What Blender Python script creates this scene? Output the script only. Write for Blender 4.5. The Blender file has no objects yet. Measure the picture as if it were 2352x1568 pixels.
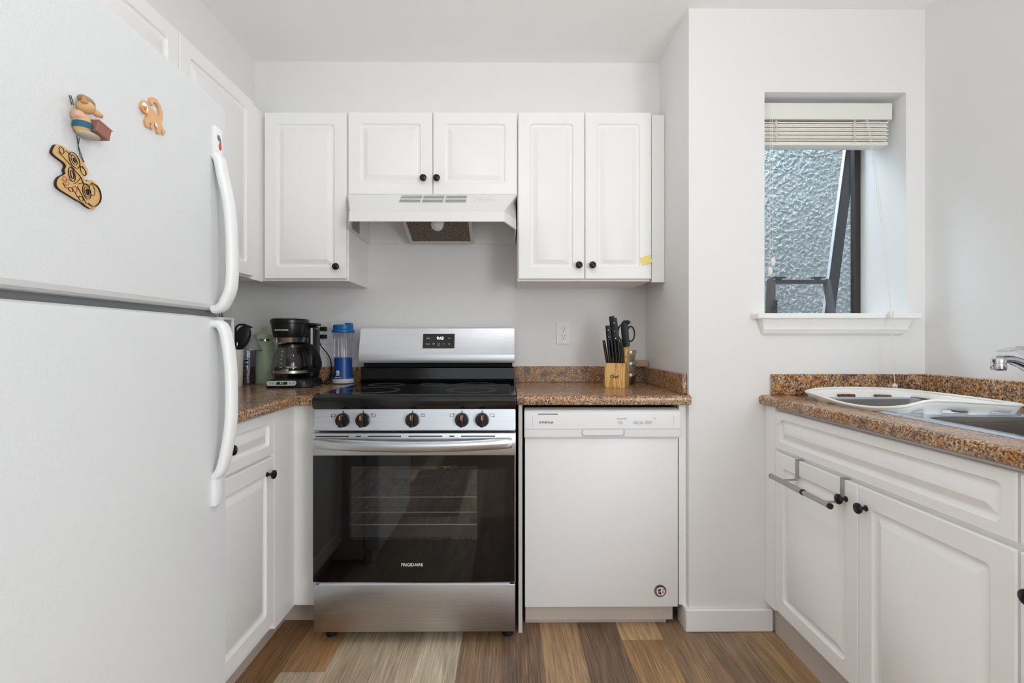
import bpy, bmesh, math, random
from mathutils import Vector, Matrix
random.seed(4)
PI = math.pi
S = bpy.context.scene
COL = S.collection

# ------------------------------------------------------------------ camera, world, lights, exposure
cd = bpy.data.cameras.new('camera'); cam = bpy.data.objects.new('camera', cd); COL.objects.link(cam)
cd.sensor_width = 36.0; cd.lens = 36.0 * 1135 / 2352; cd.clip_start = 0.05
cam.location = (0, 0, 1.14); cam.rotation_euler = (PI / 2, 0, -math.radians(0.4))
S.camera = cam
S.view_settings.view_transform = 'Standard'; S.view_settings.look = 'None'
S.view_settings.gamma = 1; S.view_settings.use_curve_mapping = False
S.view_settings.exposure = -0.42
S.cycles.max_bounces = 16; S.cycles.diffuse_bounces = 14
w = bpy.data.worlds.new('world'); S.world = w; w.use_nodes = True
bg = w.node_tree.nodes['Background']; bg.inputs[0].default_value = (0.93, 0.96, 1.0, 1); bg.inputs[1].default_value = 1.0

def light(name, kind, loc, power, size=0.3, color=(1, 1, 1), target=None, size_y=None):
    l = bpy.data.lights.new(name, kind); l.energy = power; l.color = color
    if kind == 'AREA':
        l.size = size
        if size_y: l.shape = 'RECTANGLE'; l.size_y = size_y
        else: l.shape = 'DISK'
    else: l.shadow_soft_size = size
    o = bpy.data.objects.new(name, l); COL.objects.link(o); o.location = loc
    if target: o.rotation_euler = (Vector(target) - Vector(loc)).to_track_quat('-Z', 'Y').to_euler()
    return o
light('kitchen_ceiling_lamp_light', 'POINT', (0.10, 1.05, 2.22), 9.0, 0.06, (0.98, 0.985, 1.0))
light('rear_right_fill', 'POINT', (0.9, -1.5, 1.6), 14.0, 0.2, (0.95, 0.975, 1.0))  # added fill behind the camera on the right, not a known lamp
light('rear_left_fill', 'POINT', (-1.2, -0.6, 1.5), 24.0, 0.2, (0.95, 0.975, 1.0))  # added fill from the left, brightens the right-hand wall
light('rear_broad_fill', 'AREA', (0.15, -3.0, 1.2), 13.0, 2.6, (0.90, 0.955, 1.0), (0.1, 2.0, 1.3), 2.2)  # broad soft fill added behind the camera
light('right_side_fill', 'AREA', (1.62, -0.65, 1.2), 76.0, 1.3, (0.90, 0.955, 1.0), (-0.9, 1.6, 1.0), 1.6)  # added fill from the right for the left-hand cabinets; no window here
light('lightwell_daylight', 'AREA', (1.7, 2.68, 4.2), 150.0, 2.6, (0.90, 0.96, 1.0), (1.7, 3.1, 1.4), 0.6)
light('window_skylight', 'AREA', (1.05, 2.85, 2.85), 36.0, 0.4, (0.88, 0.94, 1.0), (1.575, 2.06, 1.5))

# ------------------------------------------------------------------ materials
def srgb(r, g, b):
    f = lambda c: (c / 255 / 12.92) if c <= 10.3 else ((c / 255 + .055) / 1.055) ** 2.4
    return (f(r), f(g), f(b), 1)
def node(nt, t, **k):
    n = nt.nodes.new(t)
    for a, v in k.items(): setattr(n, a, v)
    return n
def mat(name, rgb, rough=0.5, metal=0.0, bump=None, spec=0.5, aniso=0.0, emit=None, trans=0.0, coat=0.0, ior=1.45, vary=0.0):
    m = bpy.data.materials.new(name); m.use_nodes = True; nt = m.node_tree
    b = nt.nodes['Principled BSDF']
    b.inputs['Base Color'].default_value = srgb(*rgb); b.inputs['Roughness'].default_value = rough
    b.inputs['Metallic'].default_value = metal; b.inputs['Specular IOR Level'].default_value = spec
    b.inputs['IOR'].default_value = ior
    b.inputs['Anisotropic'].default_value = aniso; b.inputs['Transmission Weight'].default_value = trans
    b.inputs['Coat Weight'].default_value = coat
    if emit:
        b.inputs['Emission Color'].default_value = srgb(*emit[:3]); b.inputs['Emission Strength'].default_value = emit[3]
    tc = node(nt, 'ShaderNodeTexCoord')
    if bump:
        sc, st, dist = bump[:3]
        n = node(nt, 'ShaderNodeTexNoise'); n.inputs['Scale'].default_value = sc; n.inputs['Detail'].default_value = 3
        nt.links.new(tc.outputs['Object'], n.inputs['Vector'])
        bp = node(nt, 'ShaderNodeBump'); bp.inputs['Strength'].default_value = st; bp.inputs['Distance'].default_value = dist
        nt.links.new(n.outputs['Fac'], bp.inputs['Height']); nt.links.new(bp.outputs['Normal'], b.inputs['Normal'])
    if vary:
        n = node(nt, 'ShaderNodeTexNoise'); n.inputs['Scale'].default_value = 3.5; n.inputs['Detail'].default_value = 4
        nt.links.new(tc.outputs['Object'], n.inputs['Vector'])
        mx = node(nt, 'ShaderNodeMix', data_type='RGBA')
        c = srgb(*rgb); d = tuple(x * (1 - vary) for x in c[:3]) + (1,)
        mx.inputs[6].default_value = c; mx.inputs[7].default_value = d
        nt.links.new(n.outputs['Fac'], mx.inputs[0]); nt.links.new(mx.outputs[2], b.inputs['Base Color'])
    return m
M = {}
M['wall'] = mat('painted_wall', (229, 229, 228), 0.75, bump=(260, .12, .002), spec=.3, vary=.02)
M['ceil'] = mat('ceiling_paint', (244, 244, 244), 0.85, bump=(200, .12, .002), spec=.2)
M['trim'] = mat('trim_paint', (238, 238, 237), 0.4, vary=.02)
M['cab'] = mat('cabinet_white', (242, 242, 241), 0.36, spec=.4, vary=.015)
M['cabside'] = mat('cabinet_side_melamine', (206, 203, 196), 0.5)
M['kick'] = mat('toe_kick_melamine', (196, 186, 176), 0.55, vary=.12)
M['fridge'] = mat('fridge_textured_enamel', (214, 216, 218), 0.33, bump=(430, .45, .0014), spec=.45)
M['fridge_s'] = mat('fridge_smooth_plastic', (232, 234, 235), 0.28)
M['grey'] = mat('grey_gasket', (120, 120, 122), 0.6)
M['app'] = mat('appliance_white', (235, 236, 236), 0.27)
M['dwdoor'] = mat('dishwasher_enamel', (234, 234, 234), 0.35)
M['black'] = mat('black_plastic', (22, 22, 23), 0.25)
M['blackm'] = mat('matte_black_plastic', (28, 28, 29), 0.5)
M['glassblack'] = mat('black_ceramic_glass', (9, 9, 10), 0.04, spec=.6)
M['enamel'] = mat('black_enamel', (16, 16, 17), 0.12, spec=.6)
M['void'] = mat('dark_gap', (14, 13, 13), 0.8)
M['knob'] = mat('oil_rubbed_knob', (30, 31, 33), 0.22, metal=.3)
M['chrome'] = mat('chrome', (215, 218, 222), 0.07, metal=1)
M['steelrod'] = mat('satin_steel', (176, 172, 166), 0.3, metal=1)
M['wire'] = mat('rack_wire', (215, 208, 196), 0.3, metal=.8)
M['ink'] = mat('black_ink', (20, 20, 20), 0.6)
M['inkgrey'] = mat('grey_ink', (150, 150, 150), 0.6)
M['inkwhite'] = mat('white_ink', (232, 232, 230), 0.6)
M['ringgrey'] = mat('burner_ring_print', (78, 78, 80), 0.3)
M['orange'] = mat('orange_mark', (226, 106, 62), 0.5)
M['led'] = mat('clock_digits', (235, 240, 255), 0.5, emit=(225, 232, 255, 2.0))
M['ledg'] = mat('green_digits', (90, 220, 60), 0.5, emit=(90, 230, 50, .6))
M['lcd'] = mat('dark_lcd', (30, 46, 26), 0.2)
M['blue'] = mat('blender_blue_plastic', (22, 72, 140), 0.3)
M['bluelid'] = mat('blender_lid_blue', (16, 100, 160), 0.35)
M['ltgrey'] = mat('light_grey_plastic', (196, 198, 204), 0.4)
M['sage'] = mat('sage_powder_coat', (170, 186, 158), 0.42, bump=(900, .1, .0005))
M['sagelid'] = mat('sage_plastic', (182, 198, 170), 0.45)
M['cream'] = mat('cream_enamel', (226, 226, 212), 0.35)
M['bronze'] = mat('bronze_aluminium', (60, 55, 52), 0.4, metal=.3)
M['bronzed'] = mat('dark_frame', (15, 16, 19), 0.7)
M['vinyl'] = mat('window_vinyl', (228, 230, 234), 0.4)
M['blind'] = mat('blind_slat', (226, 222, 212), 0.45)
M['bval'] = mat('blind_valance', (226, 225, 219), 0.5, bump=(120, .1, .001))
M['cord'] = mat('blind_cord', (226, 222, 214), 0.6)
M['plate'] = mat('outlet_plastic', (226, 226, 224), 0.35)
M['rubber'] = mat('black_rubber', (18, 18, 18), 0.7)
M['pineedge'] = mat('pale_pine', (206, 176, 146), 0.55, vary=.15)
M['note'] = mat('yellow_paper', (240, 226, 130), 0.8, bump=(60, .5, .003))
M['drain'] = mat('dish_rack_plastic', (236, 236, 232), 0.35)
M['draingrey'] = mat('inner_grey', (120, 120, 116), 0.6)
M['tin'] = mat('jar_lid_tin', (190, 188, 180), 0.3, metal=.9)
M['spice'] = mat('brown_spice', (120, 76, 50), 0.9, vary=.4)
M['herb'] = mat('pale_spice', (206, 190, 160), 0.9, vary=.4)
M['pink'] = mat('painted_pink', (214, 168, 160), 0.6)
M['skin'] = mat('painted_pig_tan', (214, 178, 122), 0.55, vary=.2)
M['ear'] = mat('painted_ear_orange', (196, 130, 70), 0.55)
M['hat'] = mat('painted_hat_taupe', (150, 136, 118), 0.7)
M['teal'] = mat('painted_teal', (30, 92, 116), 0.6)
M['box'] = mat('painted_box_brown', (150, 104, 88), 0.6, vary=.2)
M['base'] = mat('painted_base', (190, 184, 168), 0.7)
M['wood'] = mat('pendant_wood', (214, 174, 116), 0.6, vary=.18)
M['wood_edge'] = mat('burnt_wood_edge', (48, 34, 26), 0.8)
M['monkey'] = mat('monkey_wood', (222, 176, 128), 0.55, vary=.12)
M['redink'] = mat('red_ink', (182, 88, 84), 0.7)
M['white'] = mat('white_paint', (238, 238, 236), 0.5)
M['muzzle'] = mat('orange_paint', (232, 150, 48), 0.5)
M['red'] = mat('sticker_red', (204, 72, 62), 0.5)
M['bgrey'] = mat('sticker_grey', (112, 116, 124), 0.5)
M['navy'] = mat('badge_navy', (36, 42, 74), 0.4)
M['badge'] = mat('badge_ring', (140, 130, 126), 0.3, metal=.6)
M['frost'] = mat('frosted_bulb', (232, 232, 228), 0.15)
M['lampglass'] = mat('lamp_diffuser', (240, 236, 228), 0.4, emit=(255, 244, 230, 1.5))

def glassy(name, tint, alpha, rough=0.02, refl=1.0):
    m = bpy.data.materials.new(name); m.use_nodes = True; nt = m.node_tree; nt.nodes.clear()
    o = node(nt, 'ShaderNodeOutputMaterial'); t = node(nt, 'ShaderNodeBsdfTransparent'); g = node(nt, 'ShaderNodeBsdfGlossy')
    t.inputs[0].default_value = tuple(c * alpha for c in tint) + (1,); g.inputs['Roughness'].default_value = rough
    g.inputs[0].default_value = (refl, refl, refl, 1)
    lw = node(nt, 'ShaderNodeLayerWeight'); lw.inputs[0].default_value = .5; pw = node(nt, 'ShaderNodeMath', operation='POWER'); pw.inputs[1].default_value = 5
    f = node(nt, 'ShaderNodeMath', operation='MULTIPLY_ADD'); f.inputs[1].default_value = .95; f.inputs[2].default_value = .045; mx = node(nt, 'ShaderNodeMixShader')
    nt.links.new(lw.outputs['Facing'], pw.inputs[0]); nt.links.new(pw.outputs[0], f.inputs[0])
    nt.links.new(f.outputs[0], mx.inputs[0]); nt.links.new(t.outputs[0], mx.inputs[1]); nt.links.new(g.outputs[0], mx.inputs[2])
    nt.links.new(mx.outputs[0], o.inputs[0]); return m
M['pane'] = glassy('window_pane', (.93, .97, 1.0), .97)
M['ovenglass'] = glassy('tinted_oven_window', (.95, .93, .92), .80)
M['clear'] = glassy('clear_glass', (.93, .93, .92), .88, .03)
M['smoke'] = glassy('smoky_plastic', (.92, .91, .96), .95, .12)
M['tumbler'] = glassy('tinted_tumbler', (.90, .90, .96), .97, .04)

def steel(name, rgb, rough=0.31, an=0.85):
    m = mat(name, rgb, rough, metal=1, aniso=an); nt = m.node_tree; b = nt.nodes['Principled BSDF']
    tc = node(nt, 'ShaderNodeTexCoord'); mp = node(nt, 'ShaderNodeMapping'); mp.inputs['Scale'].default_value = (1.2, 40, 900)
    n = node(nt, 'ShaderNodeTexNoise'); n.inputs['Scale'].default_value = 1.5; n.inputs['Detail'].default_value = 4
    nt.links.new(tc.outputs['Object'], mp.inputs[0]); nt.links.new(mp.outputs[0], n.inputs['Vector'])
    r = node(nt, 'ShaderNodeMapRange'); r.inputs[1].default_value = .35; r.inputs[2].default_value = .65; r.inputs[3].default_value = rough - .05; r.inputs[4].default_value = rough + .08
    cm = node(nt, 'ShaderNodeMix', data_type='RGBA'); c = srgb(*rgb); cm.inputs[6].default_value = tuple(x * .95 for x in c[:3]) + (1,); cm.inputs[7].default_value = tuple(min(1, x * 1.04) for x in c[:3]) + (1,)
    nt.links.new(n.outputs['Fac'], cm.inputs[0]); nt.links.new(cm.outputs[2], b.inputs['Base Color'])
    nt.links.new(n.outputs['Fac'], r.inputs[0]); nt.links.new(r.outputs[0], b.inputs['Roughness'])
    bp = node(nt, 'ShaderNodeBump'); bp.inputs['Strength'].default_value = .07; bp.inputs['Distance'].default_value = .0006
    nt.links.new(n.outputs['Fac'], bp.inputs['Height']); nt.links.new(bp.outputs[0], b.inputs['Normal'])
    tg = node(nt, 'ShaderNodeTangent'); tg.direction_type = 'RADIAL'; tg.axis = 'Z'
    nt.links.new(tg.outputs[0], b.inputs['Tangent'])
    return m
M['steel'] = steel('brushed_stainless', (200, 203, 207))
M['sinksteel'] = steel('sink_stainless', (128, 126, 124), .3, .2)
M['sinkrim'] = mat('sink_rim_bright', (190, 200, 214), .16, metal=1)

def granite():
    m = mat('granite_laminate', (150, 110, 80), 0.2, spec=.5); nt = m.node_tree; b = nt.nodes['Principled BSDF']
    tc = node(nt, 'ShaderNodeTexCoord')
    n0 = node(nt, 'ShaderNodeTexNoise'); n0.inputs['Scale'].default_value = 20; n0.inputs['Detail'].default_value = 5
    n1 = node(nt, 'ShaderNodeTexNoise'); n1.inputs['Scale'].default_value = 165; n1.inputs['Detail'].default_value = 6; n1.inputs['Roughness'].default_value = .65
    n2 = node(nt, 'ShaderNodeTexNoise'); n2.inputs['Scale'].default_value = 240; n2.inputs['Detail'].default_value = 4
    v = node(nt, 'ShaderNodeTexVoronoi'); v.inputs['Scale'].default_value = 230
    for n in (n0, n1, n2, v): nt.links.new(tc.outputs['Object'], n.inputs['Vector'])
    def ramp(stops):
        r = node(nt, 'ShaderNodeValToRGB'); e = r.color_ramp.elements
        e[0].position, e[0].color = stops[0][0], srgb(*stops[0][1]); e[1].position, e[1].color = stops[-1][0], srgb(*stops[-1][1])
        for p, c in stops[1:-1]:
            x = e.new(p); x.color = srgb(*c)
        return r
    r1 = ramp([(.36, (62, 48, 44)), (.44, (124, 98, 80)), (.505, (178, 146, 114)), (.58, (208, 180, 148)), (.67, (230, 212, 190))])
    nt.links.new(n1.outputs['Fac'], r1.inputs[0])
    r0 = ramp([(.36, (176, 154, 150)), (.50, (255, 248, 240)), (.64, (234, 188, 124))])
    nt.links.new(n0.outputs['Fac'], r0.inputs[0])
    mx = node(nt, 'ShaderNodeMix', data_type='RGBA', blend_type='MULTIPLY'); mx.inputs[0].default_value = .8
    nt.links.new(r1.outputs[0], mx.inputs[6]); nt.links.new(r0.outputs[0], mx.inputs[7])
    rd = node(nt, 'ShaderNodeMapRange'); rd.inputs[1].default_value = .61; rd.inputs[2].default_value = .66
    nt.links.new(n2.outputs['Fac'], rd.inputs[0])
    mx2 = node(nt, 'ShaderNodeMix', data_type='RGBA'); mx2.inputs[7].default_value = srgb(40, 30, 30)
    nt.links.new(rd.outputs[0], mx2.inputs[0]); nt.links.new(mx.outputs[2], mx2.inputs[6])
    rv = node(nt, 'ShaderNodeMapRange'); rv.inputs[1].default_value = .0; rv.inputs[2].default_value = .22; rv.inputs[3].default_value = .75; rv.inputs[4].default_value = 0
    nt.links.new(v.outputs['Distance'], rv.inputs[0])
    mx3 = node(nt, 'ShaderNodeMix', data_type='RGBA'); mx3.inputs[7].default_value = srgb(214, 188, 164)
    nt.links.new(rv.outputs[0], mx3.inputs[0]); nt.links.new(mx2.outputs[2], mx3.inputs[6])
    nt.links.new(mx3.outputs[2], b.inputs['Base Color'])
    return m
M['granite'] = granite()

def floor_mat():
    m = mat('oak_plank_vinyl', (150, 110, 80), 0.42, spec=.35); nt = m.node_tree; b = nt.nodes['Principled BSDF']
    at = node(nt, 'ShaderNodeAttribute'); at.attribute_name = 'plank'
    off = node(nt, 'ShaderNodeAttribute'); off.attribute_name = 'shift'
    tc = node(nt, 'ShaderNodeTexCoord'); ad = node(nt, 'ShaderNodeVectorMath', operation='ADD')
    nt.links.new(tc.outputs['Object'], ad.inputs[0]); nt.links.new(off.outputs['Color'], ad.inputs[1])
    def nz(scale, s, det, dist=0):
        mp = node(nt, 'ShaderNodeMapping'); mp.inputs['Scale'].default_value = scale
        n = node(nt, 'ShaderNodeTexNoise'); n.inputs['Scale'].default_value = s; n.inputs['Detail'].default_value = det; n.inputs['Distortion'].default_value = dist
        nt.links.new(ad.outputs[0], mp.inputs[0]); nt.links.new(mp.outputs[0], n.inputs['Vector']); return n
    big = nz((9, 1.3, 1), 1.6, 3, 1.2); fine = nz((140, 3.6, 1), 1.6, 6, .15); lines = nz((330, 5, 1), 1.3, 2, .2)
    def mr(src, a, c, lo, hi):
        r = node(nt, 'ShaderNodeMapRange'); r.inputs[1].default_value = a; r.inputs[2].default_value = c; r.inputs[3].default_value = lo; r.inputs[4].default_value = hi
        nt.links.new(src, r.inputs[0]); return r.outputs[0]
    m1 = node(nt, 'ShaderNodeMath', operation='MULTIPLY')
    nt.links.new(mr(big.outputs['Fac'], .3, .7, .78, 1.2), m1.inputs[0]); nt.links.new(mr(fine.outputs['Fac'], .3, .7, .62, 1.3), m1.inputs[1])
    vm = node(nt, 'ShaderNodeVectorMath', operation='SCALE'); nt.links.new(at.outputs['Color'], vm.inputs[0]); nt.links.new(m1.outputs[0], vm.inputs['Scale'])
    mx = node(nt, 'ShaderNodeMix', data_type='RGBA'); mx.inputs[7].default_value = srgb(222, 200, 172)
    nt.links.new(mr(lines.outputs['Fac'],   .60, .70, 0, .32), mx.inputs[0]); nt.links.new(vm.outputs[0], mx.inputs[6])
    nt.links.new(mx.outputs[2], b.inputs['Base Color'])
    bp = node(nt, 'ShaderNodeBump'); bp.inputs['Strength'].default_value = .25; bp.inputs['Distance'].default_value = .0008
    nt.links.new(fine.outputs['Fac'], bp.inputs['Height']); nt.links.new(bp.outputs[0], b.inputs['Normal'])
    return m
M['floor'] = floor_mat()

def stucco():
    m = mat('pale_blue_stucco', (196, 204, 204), 0.8, spec=.3); nt = m.node_tree; b = nt.nodes['Principled BSDF']
    tc = node(nt, 'ShaderNodeTexCoord')
    n = node(nt, 'ShaderNodeTexNoise'); n.inputs['Scale'].default_value = 52; n.inputs['Detail'].default_value = 7; n.inputs['Roughness'].default_value = .62; n.inputs['Distortion'].default_value = .8
    v = node(nt, 'ShaderNodeTexVoronoi'); v.feature = 'SMOOTH_F1'; v.inputs['Scale'].default_value = 75
    nt.links.new(tc.outputs['Object'], n.inputs['Vector'])
    mp = node(nt, 'ShaderNodeVectorMath', operation='ADD')
    sc = node(nt, 'ShaderNodeVectorMath', operation='SCALE'); sc.inputs['Scale'].default_value = .05
    nt.links.new(n.outputs['Color'], sc.inputs[0]); nt.links.new(sc.outputs[0], mp.inputs[0]); nt.links.new(tc.outputs['Object'], mp.inputs[1])
    nt.links.new(mp.outputs[0], v.inputs['Vector'])
    mt = node(nt, 'ShaderNodeMath', operation='MULTIPLY_ADD'); mt.inputs[1].default_value = -.55
    nt.links.new(v.outputs['Distance'], mt.inputs[0]); nt.links.new(n.outputs['Fac'], mt.inputs[2])
    bp = node(nt, 'ShaderNodeBump'); bp.inputs['Strength'].default_value = 1.0; bp.inputs['Distance'].default_value = .02
    nt.links.new(mt.outputs[0], bp.inputs['Height']); nt.links.new(bp.outputs[0], b.inputs['Normal'])
    return m
M['stucco'] = stucco()

def pine():
    m = mat('pine_block', (214, 168, 98), 0.42); nt = m.node_tree; b = nt.nodes['Principled BSDF']
    tc = node(nt, 'ShaderNodeTexCoord'); mp = node(nt, 'ShaderNodeMapping'); mp.inputs['Scale'].default_value = (1, 1, .12)
    n = node(nt, 'ShaderNodeTexNoise'); n.inputs['Scale'].default_value = 30; n.inputs['Detail'].default_value = 1
    wv = node(nt, 'ShaderNodeMath', operation='SINE'); mu = node(nt, 'ShaderNodeMath', operation='MULTIPLY'); mu.inputs[1].default_value = 42
    nt.links.new(tc.outputs['Object'], mp.inputs[0]); nt.links.new(mp.outputs[0], n.inputs['Vector'])
    nt.links.new(n.outputs['Fac'], mu.inputs[0]); nt.links.new(mu.outputs[0], wv.inputs[0])
    mx = node(nt, 'ShaderNodeMix', data_type='RGBA'); mx.inputs[6].default_value = srgb(224, 184, 116); mx.inputs[7].default_value = srgb(184, 124, 56)
    r = node(nt, 'ShaderNodeMapRange'); r.inputs[1].default_value = .3; r.inputs[2].default_value = 1.1
    nt.links.new(wv.outputs[0], r.inputs[0]); nt.links.new(r.outputs[0], mx.inputs[0]); nt.links.new(mx.outputs[2], b.inputs['Base Color'])
    return m
M['pine'] = pine()

def mesh_filter(name, c1, c2, scale, metal):
    m = mat(name, c1, 0.5, metal=metal); nt = m.node_tree; b = nt.nodes['Principled BSDF']
    tc = node(nt, 'ShaderNodeTexCoord'); v = node(nt, 'ShaderNodeTexVoronoi'); v.inputs['Scale'].default_value = scale
    nt.links.new(tc.outputs['Object'], v.inputs['Vector'])
    mx = node(nt, 'ShaderNodeMix', data_type='RGBA'); mx.inputs[6].default_value = srgb(*c1); mx.inputs[7].default_value = srgb(*c2)
    r = node(nt, 'ShaderNodeMapRange'); r.inputs[1].default_value = .2; r.inputs[2].default_value = .6
    nt.links.new(v.outputs['Distance'], r.inputs[0]); nt.links.new(r.outputs[0], mx.inputs[0]); nt.links.new(mx.outputs[2], b.inputs['Base Color'])
    bp = node(nt, 'ShaderNodeBump'); bp.inputs['Strength'].default_value = .8; bp.inputs['Distance'].default_value = .002
    nt.links.new(v.outputs['Distance'], bp.inputs['Height']); nt.links.new(bp.outputs[0], b.inputs['Normal'])
    return m
M['filter'] = mesh_filter('grease_filter_mesh', (168, 150, 134), (84, 72, 64), 260, .3)
M['sieve'] = mesh_filter('strainer_mesh', (245, 245, 243), (130, 130, 130), 700, .25)
M['foil'] = mesh_filter('crumpled_foil', (225, 222, 214), (130, 126, 120), 60, 1)

# ------------------------------------------------------------------ geometry helpers
class MB:
    def __init__(s): s.bm = bmesh.new()
    def add(s, t, mtx=None):
        if mtx is not None: bmesh.ops.transform(t, matrix=mtx, verts=t.verts)
        me = bpy.data.meshes.new('tmp'); t.to_mesh(me); t.free(); s.bm.from_mesh(me); bpy.data.meshes.remove(me); return s
    def box(s, x0, x1, y0, y1, z0, z1, bev=0.0, seg=2, filt=None, mtx=None):
        t = bmesh.new(); bmesh.ops.create_cube(t, size=1)
        for v in t.verts: v.co = Vector(((x0 + x1) / 2 + v.co.x * (x1 - x0), (y0 + y1) / 2 + v.co.y * (y1 - y0), (z0 + z1) / 2 + v.co.z * (z1 - z0)))
        if bev:
            es = [e for e in t.edges if filt is None or filt((e.verts[0].co + e.verts[1].co) / 2)]
            bmesh.ops.bevel(t, geom=es, offset=bev, segments=seg, affect='EDGES', profile=.5)
        return s.add(t, mtx)
    def cyl(s, p0, p1, r0, r1=None, n=24, mtx=None):
        r1 = r0 if r1 is None else r1; p0, p1 = Vector(p0), Vector(p1); d = p1 - p0
        t = bmesh.new(); bmesh.ops.create_cone(t, cap_ends=True, segments=n, radius1=r0, radius2=r1, depth=d.length)
        q = d.to_track_quat('Z', 'Y').to_matrix().to_4x4(); q.translation = (p0 + p1) / 2
        bmesh.ops.transform(t, matrix=q, verts=t.verts); return s.add(t, mtx)
    def lathe(s, prof, loc=(0, 0, 0), n=32, mtx=None, axis=None):
        t = bmesh.new(); rows = []
        for r, z in prof:
            rows.append([t.verts.new((max(r, 1e-5) * math.cos(2 * PI * i / n), max(r, 1e-5) * math.sin(2 * PI * i / n), z)) for i in range(n)])
        for a, b in zip(rows, rows[1:]):
            for i in range(n): t.faces.new((a[i], a[(i + 1) % n], b[(i + 1) % n], b[i]))
        q = Matrix.Identity(4)
        if axis is not None: q = Vector(axis).to_track_quat('Z', 'Y').to_matrix().to_4x4()
        q.translation = Vector(loc); bmesh.ops.remove_doubles(t, verts=t.verts, dist=2e-5); bmesh.ops.recalc_face_normals(t, faces=t.faces)
        bmesh.ops.transform(t, matrix=q, verts=t.verts); return s.add(t, mtx)
    def ell(s, c, r, rot=(0, 0, 0), mtx=None, n=20):
        t = bmesh.new(); bmesh.ops.create_uvsphere(t, u_segments=n, v_segments=n // 2 + 2, radius=1)
        from mathutils import Euler
        q = Matrix.Translation(c) @ Euler(rot).to_matrix().to_4x4() @ Matrix.Diagonal((*r, 1)); bmesh.ops.transform(t, matrix=q, verts=t.verts); return s.add(t, mtx)
    def sweep(s, pts, sec, up=(0, 0, 1), closed=False, caps=True, scales=None, mtx=None):
        """sweep a 2-D section along pts; section x is along the side vector, y along the other normal"""
        t = bmesh.new(); pts = [Vector(p) for p in pts]; rows = []; n = len(pts); side = None
        for i, p in enumerate(pts):
            if closed: d = pts[(i + 1) % n] - pts[i - 1]
            else: d = pts[min(i + 1, n - 1)] - pts[max(i - 1, 0)]
            d.normalize(); sd = d.cross(Vector(up))
            if sd.length < 1e-3: sd = side if side is not None else d.orthogonal()
            sd.normalize(); side = sd; u = sd.cross(d); k = scales[i] if scales else 1
            rows.append([t.verts.new(p + sd * a * k + u * b * k) for a, b in sec])
        m = len(sec)
        for i in range(n if closed else n - 1):
            a, b = rows[i], rows[(i + 1) % n]
            for j in range(m): t.faces.new((a[j], a[(j + 1) % m], b[(j + 1) % m], b[j]))
        if caps and not closed: t.faces.new(rows[0][::-1]); t.faces.new(rows[-1])
        bmesh.ops.recalc_face_normals(t, faces=t.faces); return s.add(t, mtx)
    def tube(s, pts, r, n=10, closed=False, up=(0, 0, 1), scales=None, mtx=None):
        return s.sweep(pts, [(r * math.cos(2 * PI * i / n), r * math.sin(2 * PI * i / n)) for i in range(n)], up, closed, True, scales, mtx)
    def prism(s, pts, f0, f1, bev=0, mtx=None):
        """pts 2-D outline; f0, f1 map (a, b) to the two end positions"""
        t = bmesh.new(); A = [t.verts.new(f0(*p)) for p in pts]; B = [t.verts.new(f1(*p)) for p in pts]; n = len(pts)
        t.faces.new(A); t.faces.new(B[::-1])
        for i in range(n): t.faces.new((A[i], B[i], B[(i + 1) % n], A[(i + 1) % n]))
        bmesh.ops.recalc_face_normals(t, faces=t.faces)
        if bev: bmesh.ops.bevel(t, geom=list(t.edges), offset=bev, segments=2, affect='EDGES')
        return s.add(t, mtx)
    def rings(s, rows, cap0=True, cap1=True, mtx=None):
        t = bmesh.new(); R = [[t.verts.new(p) for p in r] for r in rows]; n = len(R[0])
        for a, b in zip(R, R[1:]):
            for i in range(n): t.faces.new((a[i], a[(i + 1) % n], b[(i + 1) % n], b[i]))
        if cap0: t.faces.new(R[0][::-1])
        if cap1: t.faces.new(R[-1])
        bmesh.ops.recalc_face_normals(t, faces=t.faces); return s.add(t, mtx)
def rrect(x0, x1, y0, y1, r, k=5):
    out = []; r = max(r, 1e-4)
    for cx, cy, a in ((x1 - r, y1 - r, 0), (x0 + r, y1 - r, 90), (x0 + r, y0 + r, 180), (x1 - r, y0 + r, 270)):
        for i in range(k + 1):
            q = math.radians(a + 90 * i / k); out.append((cx + r * math.cos(q), cy + r * math.sin(q)))
    return out
ROOT = {}
def origin_of(o):
    while o.parent: o = o.parent
    return ROOT.get(o.name, Vector((0, 0, 0)))
def obj(name, mb, m, parent=None, label=None, sharp=32):
    bm = mb.bm; me = bpy.data.meshes.new(name)
    if parent: off = origin_of(parent)
    else:
        xs = [v.co for v in bm.verts]; mn = [min(c[i] for c in xs) for i in range(3)]; mx = [max(c[i] for c in xs) for i in range(3)]
        off = Vector(((mn[0] + mx[0]) / 2, (mn[1] + mx[1]) / 2, mn[2]))
    bmesh.ops.translate(bm, verts=bm.verts, vec=-off); bm.to_mesh(me); bm.free()
    me.materials.append(M[m] if isinstance(m, str) else m)
    me.polygons.foreach_set('use_smooth', [True] * len(me.polygons)); me.set_sharp_from_angle(angle=math.radians(sharp))
    o = bpy.data.objects.new(name, me); COL.objects.link(o)
    if parent: o.parent = parent
    else: o.location = off; ROOT[o.name] = off
    if label: o['label'] = label
    return o
def thing(name, loc, label, cat, group=None):
    o = bpy.data.objects.new(name, None); COL.objects.link(o); o.location = loc; o.empty_display_size = .05
    ROOT[o.name] = Vector(loc); return tag(o, label, cat, group)
def tag(o, label, cat, group=None, kind=None):
    o['label'] = label; o['category'] = cat
    if group: o['group'] = group
    if kind: o['kind'] = kind
    return o
def struct(name, mb, m, parent=None):
    o = obj(name, mb, m, parent)
    if not parent: o['kind'] = 'structure'
    return o
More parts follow.
